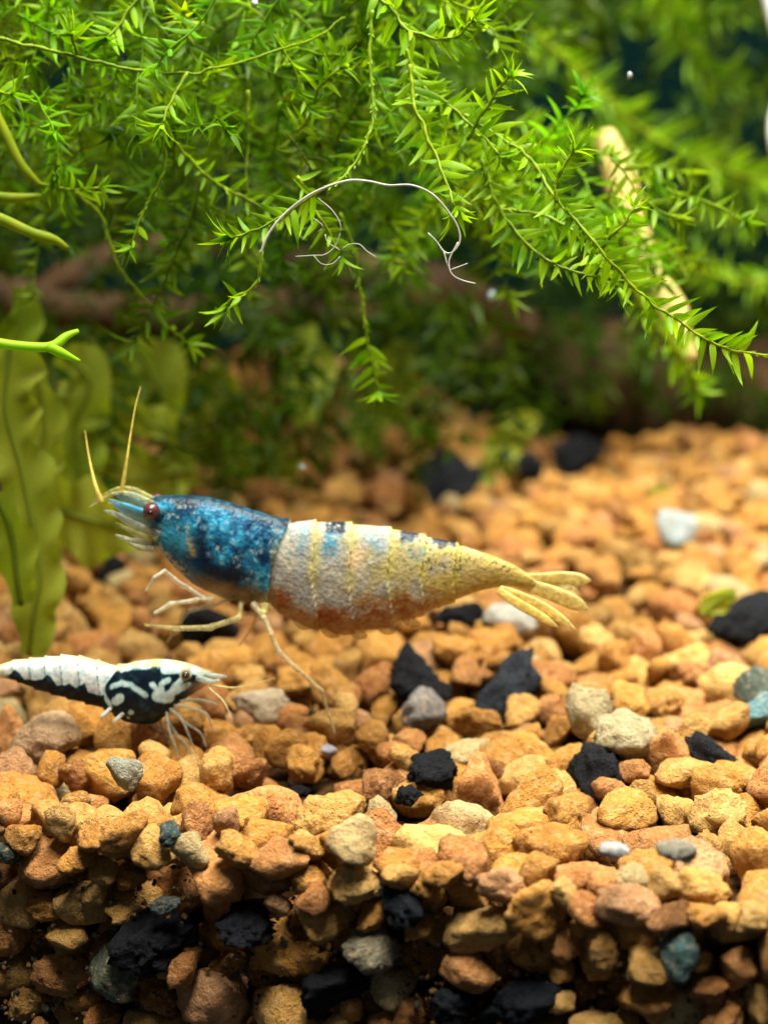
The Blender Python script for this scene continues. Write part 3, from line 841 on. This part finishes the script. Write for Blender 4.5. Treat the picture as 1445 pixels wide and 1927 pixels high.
for u_, v_ in ((186, 1338), (210, 1347)):
    limb('leg', [(u_ + 24, v_ - 10), (u_ + 14, v_ - 1), (u_ + 6, v_ + 5)], [4, 4, 3], [-.5, -.7, -.8], (.50, .54, .50), .7)
for dy in (-1, 1):
    limb('tail_blade', [(5, 1264), (-25, 1266 + 3 * dy), (-60, 1268 + 10 * dy)], [7, 9, 2], [0, .2 * dy, .5 * dy], (.78, .68, .28), .9)

# ------------------------------------------------------------------ moss
def leaf_template(bend=0.5, fold=0.35):
    """one pointed moss leaf, unit long, along +X, folded along its rib"""
    xs = np.array([0, .14, .34, .58, .80, 1.0]); ws = np.array([.055, .095, .105, .078, .036, 0.0])
    V, F = [], []
    for x, w in zip(xs, ws):
        z = -bend * x * x
        V += [(x, -w, z + fold * w), (x, 0, z), (x, w, z + fold * w)]
    for i in range(len(xs) - 1):
        b = i * 3
        F += [(b, b + 1, b + 4), (b, b + 4, b + 3), (b + 1, b + 2, b + 5), (b + 1, b + 5, b + 4)]
    return np.array(V), np.array(F)

LEAFV, LEAFF = leaf_template()
LEAFV2, LEAFF2 = leaf_template(-0.45, 0.35)
LEAF_ME = [mesh('leaf', LEAFV, LEAFF, M_MOSS, cols=np.ones((len(LEAFV), 3))), mesh('leaf', LEAFV2, LEAFF2, M_MOSS, cols=np.ones((len(LEAFV), 3)))]
VIEW = np.array([0, 1.0, -0.1])

def leaf_frames(C, rng, size, spacing, full0, full1, star, plane=0.6):
    """places for the leaves along stem C: (origin, 3x3 axes, length)"""
    d = np.r_[0, np.cumsum(np.linalg.norm(np.diff(C, axis=0), axis=1))]; L = d[-1]
    T = unit(np.gradient(C, axis=0)); out = []
    s, side = 0.15, 1
    while s < L:
        f = s / L
        leafy = smooth01(np.array([f]), full0 - .06, full0 + .02)[0] * (1 - smooth01(np.array([f]), full1, full1 + .06)[0])
        k = int(np.searchsorted(d, s)); k = min(k, len(C) - 1)
        t = T[k]; A = unit(np.cross(t, VIEW)); B = np.cross(A, t)
        az = rng.normal() * plane
        sd = side * (A * math.cos(az)) + B * math.sin(az)
        if leafy > .3:
            ang = math.radians(rng.uniform(42, 78)); ln = size * rng.uniform(.8, 1.4)
        else:
            ang = math.radians(rng.uniform(12, 30)); ln = size * rng.uniform(.25, .42)
        taper = 1 - .35 * max(0, (f - .75) / .25) if star else 1
        X = unit(t * math.cos(ang) + sd * math.sin(ang))
        Y = unit(np.cross(B if abs(az) < .9 else A, X)); Zx = np.cross(X, Y)
        out.append((C[k], np.stack([X, Y, Zx], 1), ln * taper))
        side = -side
        s += .78 * spacing * rng.uniform(.7, 1.3) * (1 if leafy > .3 else .8)
    if star:
        t = T[-1]; A = unit(np.cross(t, VIEW)); B = np.cross(A, t)
        for q in range(star):
            az = q * 6.283 / star + rng.uniform(-.4, .4); ang = math.radians(rng.uniform(15, 62))
            sd = A * math.cos(az) + B * math.sin(az) * .7
            X = unit(t * math.cos(ang) + sd * math.sin(ang)); Y = unit(np.cross(t, X) + 1e-3); Zx = np.cross(X, Y)
            out.append((C[-1], np.stack([X, Y, Zx], 1), size * rng.uniform(.85, 1.35)))
    return out

def moss_strand(label, px, t, size=1.25, spacing=.30, full=(0, 1), star=8, rad=.10, seed=0, group=None):
    rng = np.random.default_rng(seed + 1000)
    t = np.interp(np.linspace(0, 1, len(px)), np.linspace(0, 1, len(np.atleast_1d(t))), np.atleast_1d(t))
    P = np.array([pt(u, v, tt) for (u, v), tt in zip(px, t)])
    C = spline(P, .2)
    C = C + (np.stack([fbm(C * 1.3 + q * 11, seed + q, 3) for q in range(3)], -1) - .5) * .30
    org = C[0]
    e = empty('moss_strand', org, label, 'moss', group)
    r = rad * (1 - .45 * np.linspace(0, 1, len(C))) * (1 + .25 * np.sin(np.arange(len(C)) * 1.9))
    V, F = tube(C, r, 7)
    part('stem', V, F, M_STEM, e, org, cols=np.ones((len(V), 3)))
    for k, (o3, ax, ln) in enumerate(leaf_frames(C, rng, size, spacing, full[0], full[1], star)):
        lf = bpy.data.objects.new('leaf', LEAF_ME[int(rng.random() < .35)])
        wd = rng.uniform(.75, 1.2)
        M = Matrix([[*(ax[i] * np.array([ln, ln * wd, ln])), (o3 - org)[i]] for i in range(3)] + [[0, 0, 0, 1 / U]])
        M = Matrix([[M[i][j] * U for j in range(4)] for i in range(3)] + [[0, 0, 0, 1]])
        lf.matrix_local = M
        link(lf, e); lf.matrix_parent_inverse = Matrix.Identity(4); lf.matrix_basis = M
    return e

STRANDS = [
 ('long thin nearly bare moss runner sagging across the dense moss', [(-30, 66), (60, 84), (150, 108), (260, 130), (350, 138), (430, 122), (520, 95), (590, 70), (650, 30)], [87, 88], .9, .30, (2, 3), 0),
 ('short moss sprig hanging from the sagging runner, star tip', [(352, 138), (335, 165), (318, 195), (305, 232)], [87.5, 86.5], 1.35, .34, (.3, 1), 9),
 ('thin wavy moss stem below the sprig with star tip, bare upper part', [(304, 250), (312, 300), (300, 345), (280, 380), (258, 425), (247, 458)], [87, 88], 1.1, .34, (.86, 1), 9),
 ('moss stem arching down beside the grey thread to a leafy star tip', [(700, 20), (697, 120), (702, 210), (692, 262), (665, 312), (640, 338), (560, 385), (500, 425), (440, 446)], [86, 85, 84, 83.5], 1.45, .36, (.72, 1), 9),
 ('bright moss sprig hanging right of the grey thread, paired leaves', [(770, 120), (782, 200), (806, 255), (826, 305), (842, 350), (857, 388)], [86, 84], 1.35, .33, (0, 1), 9),
 ('small upright moss shoot with pale cupped tip', [(880, 265), (905, 222), (930, 180), (958, 142)], [87, 85], 1.2, .34, (.3, 1), 9),
 ('long leafy moss strand running diagonally down to its bare end', [(770, 170), (860, 210), (950, 262), (1010, 310), (1052, 382), (1130, 468), (1200, 548), (1270, 600), (1340, 645), (1400, 664), (1470, 672)], [90, 87, 85, 85, 86], 1.3, .27, (0, .88), 0),
 ('moss branch with spread leaves curving below the long strand', [(905, 300), (930, 370), (978, 442), (1032, 490), (1080, 510), (1120, 520)], [88, 86], 1.2, .30, (0, 1), 6),
 ('upright moss shoot with star tip rising from the long strand', [(1050, 382), (1045, 350), (1060, 315), (1076, 286)], [85, 84.5], 1.15, .30, (.3, 1), 9),
 ('slim moss shoot pointing up beside the pale twig', [(1132, 470), (1152, 448), (1172, 420), (1190, 388)], [85.5, 85], 1.0, .38, (.2, 1), 5),
 ('limp moss stem hanging low with a tuft at its end', [(640, 400), (662, 460), (676, 530), (686, 600), (696, 670), (712, 732)], [93, 95], 1.35, .36, (.72, 1), 9),
 ('little moss sprig under the thread bending to the left', [(492, 470), (488, 515), (470, 545), (440, 560), (428, 572)], [86, 87], 1.2, .36, (.6, 1), 8),
 ('soft green moss stem leaning down to a loose tuft', [(140, 360), (190, 410), (222, 500), (270, 560), (316, 612), (352, 644)], [93, 97], 1.3, .45, (.82, 1), 9),
 ('moss tuft spreading sideways above the soft stem', [(60, 345), (100, 352), (140, 358), (185, 352)], [91, 90], 1.25, .28, (.1, 1), 9),
 ('moss star tip sitting on the runner', [(146, 104), (142, 88), (134, 66)], [87.5, 86.5], 1.2, .34, (.4, 1), 9),
 ('dense moss spray with overlapping blades above the runner', [(280, -30), (240, 20), (215, 55), (200, 70)], [89, 88], 1.4, .25, (0, 1), 8),
 ('moss spray with slanting leaves at the left edge', [(-40, 150), (-10, 170), (20, 175)], [88, 87], 1.3, .28, (0, 1), 7),
 ('bright moss branch crowded with leaves beside the hanging sprig', [(690, -40), (740, 20), (775, 60), (850, 70), (890, 40)], [87, 85.5], 1.3, .24, (0, 1), 8),
 ('yellow green moss branch with drooping leaves near the long strand', [(760, 90), (790, 150), (850, 200), (900, 250), (940, 290)], [88, 86.5], 1.25, .26, (0, 1), 6),
 ('thin moss stem with few small leaves behind the arching stem', [(470, 170), (468, 250), (462, 330), (470, 380)], [92, 93], .9, .4, (2, 3), 0),
 ('slack moss runner slanting behind the sprig', [(330, 270), (370, 315), (420, 350), (480, 380), (540, 420)], [91, 92], 1.1, .36, (0, 1), 6),
 ('leafy moss strand slanting under the long strand towards the twig', [(930, 390), (1010, 400), (1070, 430), (1120, 490), (1160, 540)], [89, 88], 1.15, .30, (0, 1), 6),
 ('moss shoot with thin blades lying over the left thicket', [(560, 250), (590, 200), (600, 160), (640, 130)], [90, 88], 1.2, .28, (0, 1), 8),
 ('moss shoot tangled in the arching stem', [(560, 330), (590, 390), (620, 440), (640, 480)], [87, 88], 1.1, .32, (0, 1), 6),
]
for k, (lab, px, t, size, sp_, full, star) in enumerate(STRANDS):
    moss_strand(lab, px, t, size, sp_, full, star, seed=k)

# far, soft strands on the right: each one still a strand
FAR = [
 ('thick soft moss strand slanting through the dark gap', [(960, 10), (1040, 90), (1110, 150), (1180, 220), (1280, 285), (1380, 325), (1480, 345)], [144, 150], 2.5, .46, (0, 1), 0),
 ('moss strand hanging behind the slanting strand beside the white tube', [(1240, -40), (1275, 40), (1300, 110), (1350, 150), (1420, 170)], [156, 160], 2.8, .55, (0, 1), 6),
 ('short moss branch lying behind the pale twig top', [(1050, 240), (1100, 250), (1150, 262), (1200, 290)], [146, 148], 2.1, .55, (0, 1), 6),
 ('soft moss branch spreading behind the pale twig', [(1480, 520), (1390, 530), (1300, 500), (1240, 470)], [150, 148], 2.6, .55, (0, 1), 6),
 ('moss branch drooping past the foot of the pale twig', [(1180, 520), (1230, 610), (1290, 680), (1310, 730)], [112, 116], 1.6, .36, (0, 1), 8),
 ('soft moss strand crossing the upper right thicket', [(980, -40), (1080, 20), (1180, 30), (1300, 20), (1440, 30)], [160, 164], 2.8, .55, (0, 1), 6),
 ('moss strand running low in the right thicket', [(1480, 400), (1380, 420), (1300, 400), (1240, 380)], [158, 160], 2.6, .55, (0, 1), 6),
]
for k, (lab, px, t, size, sp_, full, star) in enumerate(FAR):
    moss_strand(lab, px, t, size, sp_, full, star, rad=.22, seed=200 + k)

def thicket(name, label, n, sample, size, spacing, mat, seed):
    rng = np.random.default_rng(seed)
    Vs, Fs, Cs, base = [], [], [], 0
    for q in range(n):
        p, dirn, L = sample(rng)
        step = .8; m = max(5, int(L / step)); P = [p]; d = unit(dirn)
        for _ in range(m):
            d = unit(d + rng.normal(size=3) * .16 + np.array([0, 0, -.025])); P.append(P[-1] + d * step)
        C = spline(np.array(P), .4)
        V, F = tube(C, .075 * (1 - .4 * np.linspace(0, 1, len(C))), 4)
        tint = np.array([rng.uniform(.75, 1.25), rng.uniform(.85, 1.12), rng.uniform(.6, 1.2)]) * (.7 if rng.random() < .2 else 1.0)
        Vs.append(V); Fs.append(F + base); base += len(V); Cs.append(np.repeat((tint * (1.2, 1.0, 1.0))[None], len(V), 0))
        for (o3, ax, ln) in leaf_frames(C, rng, size * rng.uniform(.8, 1.15), spacing, 0, 1, 6, .9):
            tv = LEAFV if rng.random() < .6 else LEAFV2
            V = (tv * ln) @ ax.T + o3
            Vs.append(V); Fs.append(LEAFF + base); base += len(V)
            Cs.append(np.repeat((tint * rng.uniform(.85, 1.15))[None], len(V), 0))
    o = part(name, np.vstack(Vs), np.vstack(Fs), mat, cols=np.vstack(Cs))
    tag(o, label, 'moss', kind='stuff')

def s_left(rng):
    t = rng.uniform(91, 128); u = rng.uniform(-150, 900); v = rng.uniform(-260, 420 - .1 * abs(u - 350))
    return pt(u, v, t), np.array([rng.normal() * .8, -.25 + rng.normal() * .4, -.35 + rng.normal() * .5]), rng.uniform(5, 11)
def s_deep(rng):
    t = rng.uniform(125, 172); u = rng.uniform(-150, 1000); v = rng.uniform(-260, 560)
    return pt(u, v, t), np.array([rng.normal() * .8, -.2 + rng.normal() * .4, -.4 + rng.normal() * .5]), rng.uniform(7, 15)
def s_right(rng):
    t = rng.uniform(145, 205); u = rng.uniform(820, 1650); v = rng.uniform(-250, 620)
    return pt(u, v, t), np.array([rng.normal() * .8, -.2 + rng.normal() * .4, -.4 + rng.normal() * .5]), rng.uniform(8, 17)
def s_mid(rng):
    t = rng.uniform(92, 112); u = rng.uniform(800, 1260); v = rng.uniform(150, 330) + .32 * (u - 800)
    return pt(u, v, t), np.array([.5 + rng.normal() * .6, rng.normal() * .4, -.4 + rng.normal() * .5]), rng.uniform(4, 8)
def s_low(rng):
    u = rng.uniform(-150, 1560)
    if u < 860:
        t = rng.uniform(122, 170); v = rng.uniform(560, 860) if u < 640 else rng.uniform(520, 690)
        z = pt(u, v, t)[2]
        if z < float(surface(*pt(u, v, t)[:2])) + .5: v -= 120
    else:
        t = rng.uniform(164, 190); v = rng.uniform(500, 790)
    return pt(u, v, t), np.array([rng.normal() * .9, -.2 + rng.normal() * .4, -.15 + rng.normal() * .45]), rng.uniform(6, 13)
def s_shade_canopy(rng):  # moss canopy out of view, added to keep light off the background
    x = rng.uniform(-52, 52); y = rng.uniform(104, 190) if x < 8 else rng.uniform(150, 200)
    return np.array([x, y, rng.uniform(46, 66)]), np.array([rng.normal(), rng.normal() * .7, -.1 + rng.normal() * .3]), rng.uniform(8, 16)
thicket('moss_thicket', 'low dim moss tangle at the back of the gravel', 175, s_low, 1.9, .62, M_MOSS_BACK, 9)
thicket('moss_thicket', 'unseen moss canopy added above the view to shade the back of the tank', 380, s_shade_canopy, 2.2, .66, M_MOSS_BACK, 19)
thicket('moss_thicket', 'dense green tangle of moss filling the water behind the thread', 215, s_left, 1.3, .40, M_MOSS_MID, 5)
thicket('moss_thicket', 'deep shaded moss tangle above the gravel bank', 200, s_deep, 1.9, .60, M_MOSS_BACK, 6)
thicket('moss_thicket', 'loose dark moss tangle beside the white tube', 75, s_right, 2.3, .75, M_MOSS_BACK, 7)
def s_near(rng):
    t = rng.uniform(87.5, 97); u = rng.uniform(-120, 860); v = rng.uniform(-200, 250 - .12 * abs(u - 300))
    return pt(u, v, t), np.array([rng.normal() * .8, rng.normal() * .35, -.45 + rng.normal() * .5]), rng.uniform(3, 7)
thicket('moss_thicket', 'bright crowded moss shoots around the sagging runner', 62, s_near, 1.15, .34, M_MOSS, 15)
thicket('moss_thicket', 'small leafy moss tangle around the long diagonal strand', 26, s_mid, 1.25, .36, M_MOSS, 8)

# ------------------------------------------------------------------ fronds, wood and threads
def frond(label, px, t, widths, seed, parent_name='liverwort_frond', mat=M_FROND, ruffle=.9):
    rng = np.random.default_rng(seed)
    t = np.interp(np.linspace(0, 1, len(px)), [0, 1], [t[0], t[-1]])
    P = np.array([pt(u, v, q) for (u, v), q in zip(px, t)])
    C = spline(P, .35); n = len(C); k = np.linspace(0, 1, n)
    W = np.interp(k, np.linspace(0, 1, len(widths)), widths)
    T = unit(np.gradient(C, axis=0)); A = unit(np.cross(T, VIEW)); B = np.cross(A, T)
    m = 11; q = np.linspace(-1, 1, m)
    lob = 1 + .35 * np.sin(k * n * .5 + seed) * np.sin(k * n * .21 + 1)
    edgeL = lob * (.8 + .5 * fbm(np.stack([k * n * .22, k * 0, k * 0 + 3], -1), seed, 3)); edgeR = (2 - lob) * (.8 + .5 * fbm(np.stack([k * n * .22, k * 0 + 5, k * 0], -1), seed + 4, 3))
    V = []
    for i in range(n):
        for x in q:
            w = W[i] * (edgeL[i] if x < 0 else edgeR[i])
            z = ruffle * abs(x) ** 1.5 * math.sin(i * .8 + x * 2 + seed) * .45 * W[i]
            V.append(C[i] + A[i] * x * w + B[i] * (z + .12))
    V = np.array(V)
    F = [(i * m + j, i * m + j + 1, (i + 1) * m + j + 1, (i + 1) * m + j) for i in range(n - 1) for j in range(m - 1)]
    org = C[-1]
    e = empty(parent_name, org, label, 'water plant')
    part('blade', V, np.array(F), mat, e, org, cols=np.ones((len(V), 3)))
    Vt, Ft = tube(C + B * .03, .16, 6)
    part('midrib', Vt, Ft, mat, e, org, cols=np.full((len(Vt), 3), .85))
    return e
frond('tall wavy translucent liverwort frond rooted in the gravel at the tank side', [(20, 640), (10, 760), (40, 880), (60, 980), (75, 1080), (62, 1160), (55, 1235)], (99, 101), [1.1, 1.7, 1.7, 1.3, 1.5, 1.2, .7], 3)
frond('narrow pale liverwort frond standing behind the tall one', [(70, 700), (85, 800), (70, 900), (78, 1000), (95, 1060)], (106, 108), [.7, 1.0, 1.2, .9, .6], 7)
frond('short rounded liverwort lobe at the foot of the tall frond', [(-10, 930), (20, 1000), (30, 1080), (40, 1140)], (96, 98), [.8, 1.2, 1.0, .5], 12)
frond('upright pale green liverwort frond under the brown root', [(45, 540), (40, 600), (25, 660), (10, 720)], (112, 112), [.6, 1.2, 1.2, .8], 15)
frond('broad soft liverwort frond behind the feelers of the blue shrimp', [(250, 640), (290, 720), (240, 770), (180, 800), (170, 860)], (128, 130), [1.2, 2.2, 2.0, 1.4, .8], 21)
frond('rounded liverwort lobe leaning right behind the feelers', [(330, 812), (290, 800), (240, 780), (200, 800)], (124, 126), [.9, 1.2, 1.0, .6], 25)
frond('blurred green leaf lying against the black stone on the bank', [(1010, 780), (960, 830), (920, 880), (890, 905)], (150, 150), [.6, 1.6, 1.6, .6], 31)
frond('small olive leaf scrap on the far gravel', [(1265, 925), (1235, 932), (1200, 940), (1180, 945)], (142, 142), [.3, .9, .8, .3], 34)
frond('olive leaf scrap tucked beside the black stone on the open gravel', [(1330, 1160), (1340, 1138), (1365, 1122), (1385, 1120)], (108, 108), [.3, .8, .8, .3], 37)

frond('wide olive liverwort lobe spreading behind the blue shrimp head', [(420, 690), (380, 740), (330, 770), (300, 840)], (136, 138), [1.2, 2.4, 2.2, 1.0], 41)
frond('drooping liverwort lobe on the bank under the limp stem', [(560, 620), (590, 690), (570, 750), (580, 800)], (140, 140), [1.0, 1.8, 1.8, .8], 43)
frond('dim liverwort lobe low behind the narrow pale frond', [(120, 660), (170, 720), (140, 800), (150, 900), (140, 960)], (118, 120), [1.0, 1.8, 1.8, 1.6, .8], 47)
frond('dim green liverwort frond on the bank above the large black stone', [(760, 640), (740, 720), (700, 780), (690, 850)], (146, 146), [1.0, 2.0, 2.0, 1.0], 49)

frond('olive liverwort sheet lying on the gravel under the shrimp head', [(20, 935), (110, 962), (190, 985), (280, 1005)], (111, 113), [1.2, 2.2, 2.4, 1.2], 53)
frond('ragged olive liverwort sheet behind the shrimp head', [(110, 870), (190, 905), (280, 900), (370, 880)], (124, 128), [1.2, 2.2, 2.2, 1.0], 57)
frond('dim liverwort strip along the gravel behind the blue shell', [(330, 860), (410, 850), (480, 862), (560, 890)], (138, 140), [.8, 1.6, 1.6, .7], 59)

def fork(label, paths, t, r, mat=None):
    P0 = pt(*paths[0][0], t)
    e = empty('forked_frond', P0, label, 'water plant')
    for pl in paths:
        P = spline(np.array([pt(u, v, t + .3 * i) for i, (u, v) in enumerate(pl)]), .2)
        rr = np.full(len(P), r); rr[-6:] *= np.linspace(1, .45, 6)
        rr = rr * (1 + .18 * fbm(P * 1.3, 4, 2))
        V, F = tube(P, rr, 10)
        part('lobe', V, F, mat or M_FORK, e, P0, cols=np.ones((len(V), 3)))
fork('bright green smooth forked frond with two blunt tips', [[(-30, 640), (30, 650), (95, 652), (125, 632), (147, 622)], [(90, 652), (120, 666), (150, 680)]], 84, .22)
fork('smooth yellow green finger frond bending down at its tip', [[(-30, 400), (10, 415), (60, 438), (105, 452), (128, 468)]], 88, .26, M_FORK2)
fork('smooth frond pair meeting at the moss tuft', [[(-20, 190), (5, 240), (40, 310), (78, 350)], [(-30, 364), (20, 372), (78, 368)]], 90, .24, M_FORK2)

def root(name, label, cat, px, t, radii, mat, extra=()):
    t = np.interp(np.linspace(0, 1, len(px)), np.linspace(0, 1, len(t)), t)
    def body(px, t, radii):
        P = np.array([pt(u, v, q) for (u, v), q in zip(px, t)])
        C = spline(np.c_[P, np.array(radii, float)[:, None]], .4)
        V, F = tube(C[:, :3], C[:, 3], 16)
        N = unit(V - np.vstack([np.repeat(C[:, :3], 16, 0), C[:1, :3], C[-1:, :3]]))
        V = V + N * ((fbm(V * .55, 8, 4) - .5)[:, None]) * np.mean(radii) * 1.0
        return V, F
    V, F = body(px, t, radii)
    org = pt(*px[0], t[0])
    e = empty(name, org, label, cat)
    part('stem', V, F, mat, e, org)
    for (p2, t2, r2) in extra:
        t2 = np.interp(np.linspace(0, 1, len(p2)), np.linspace(0, 1, len(t2)), t2)
        V, F = body(p2, t2, r2); part('branch', V, F, mat, e, org)
    return e
root('driftwood_branch', 'brown blurred driftwood root crossing under the moss', 'driftwood', [(-80, 545), (80, 575), (220, 590), (400, 592), (560, 575), (720, 590)], [142, 150], [1.6, 1.9, 1.6, 1.5, 1.6, 1.2], M_WOOD,
     [([(60, 570), (140, 520), (260, 470), (420, 470)], [143, 146], [1.2, 1.3, 1.2, .8])])
root('driftwood_branch', 'stout driftwood root behind the limp moss stem', 'driftwood', [(520, 500), (640, 520), (760, 545), (880, 560), (1000, 620)], [150, 158], [1.5, 2.0, 2.4, 2.0, 1.5], M_WOOD)
root('driftwood_branch', 'dark driftwood log lying behind the gravel on the open side', 'driftwood', [(900, 700), (1050, 700), (1200, 740), (1350, 770), (1600, 760)], [186, 182], [4, 6, 7, 7.5, 8], M_WOOD)
root('twig', 'pale yellow upright twig showing through the moss', 'twig', [(1140, 250), (1165, 330), (1190, 420), (1235, 520), (1270, 600), (1300, 680)], [122, 116], [.7, 1.1, 1.0, .9, 1.0, .5], M_TWIG)

# grey thread caught in the moss
P = lambda l, t: spline(np.array([pt(u, v, t) for u, v in l]), .15)
e = empty('thread', pt(490, 478, 82.5), 'fine pale grey thread curling over the moss with frayed hooked end', 'thread')
for pl, r in (([(490, 478), (505, 440), (540, 398), (590, 362), (650, 340), (690, 340), (730, 348), (775, 348), (815, 366), (845, 400), (862, 428), (865, 455), (850, 475), (835, 473), (822, 455), (805, 438)], .068),
              ([(862, 455), (845, 490), (850, 515), (870, 527), (895, 533)], .045), ([(835, 472), (842, 500)], .045), ([(848, 507), (880, 495)], .03)):
    C = P(pl, 82.5); V, F = tube(C, r * (1 - .4 * np.linspace(0, 1, len(C))), 7); part('strand', V, F, M_THREAD, e, pt(490, 478, 82.5))
e = empty('thread', pt(600, 372, 82.8), 'hair thin thread wisps dangling below the pale thread', 'thread')
for pl in ([(598, 372), (625, 395), (641, 425), (632, 460), (612, 478), (590, 480), (556, 482)], [(590, 410), (608, 425), (598, 436)], [(642, 470), (655, 460), (676, 459), (690, 472), (708, 483)], [(612, 440), (616, 455), (640, 470)], [(590, 480), (605, 496), (625, 496), (640, 482)]):
    C = P(pl, 82.8); V, F = tube(C, .022, 5); part('strand', V, F, M_THREAD, e, pt(600, 372, 82.8))

# white tube at the tank side
C = spline(np.array([pt(1400, -700, 118), pt(1440, -300, 118), pt(1446, -60, 118), pt(1462, 30, 118), pt(1484, 110, 118), pt(1476, 180, 118), pt(1464, 250, 118), pt(1484, 320, 118), pt(1560, 480, 118), pt(1640, 760, 119), pt(1680, 1110, 120)]), .5)
V, F = tube(C, .75, 16)
tag(part('tube', V, F, M_WHITE), 'white plastic tube bending at the edge of the view', 'tube')

for (u, v, t, r, lab) in ((1185, 140, 92, .17, 'tiny white fleck drifting before the dark gap'), (568, 880, 108, .22, 'small pale fleck drifting above the blue shrimp'), (480, 4, 88, .25, 'pale fleck caught in the moss above the runner'), (925, 558, 116, .36, 'soft blue grey fleck lodged under the moss')):
    Vp, Fp = rock_proto(int(u), 2, 12, .25)
    o = part('fleck', Vp * r * np.array([.7, .7, 1.25]) + pt(u, v, t), Fp, M_FLECK if t < 112 else M_DULL)
    tag(o, lab, 'fleck')
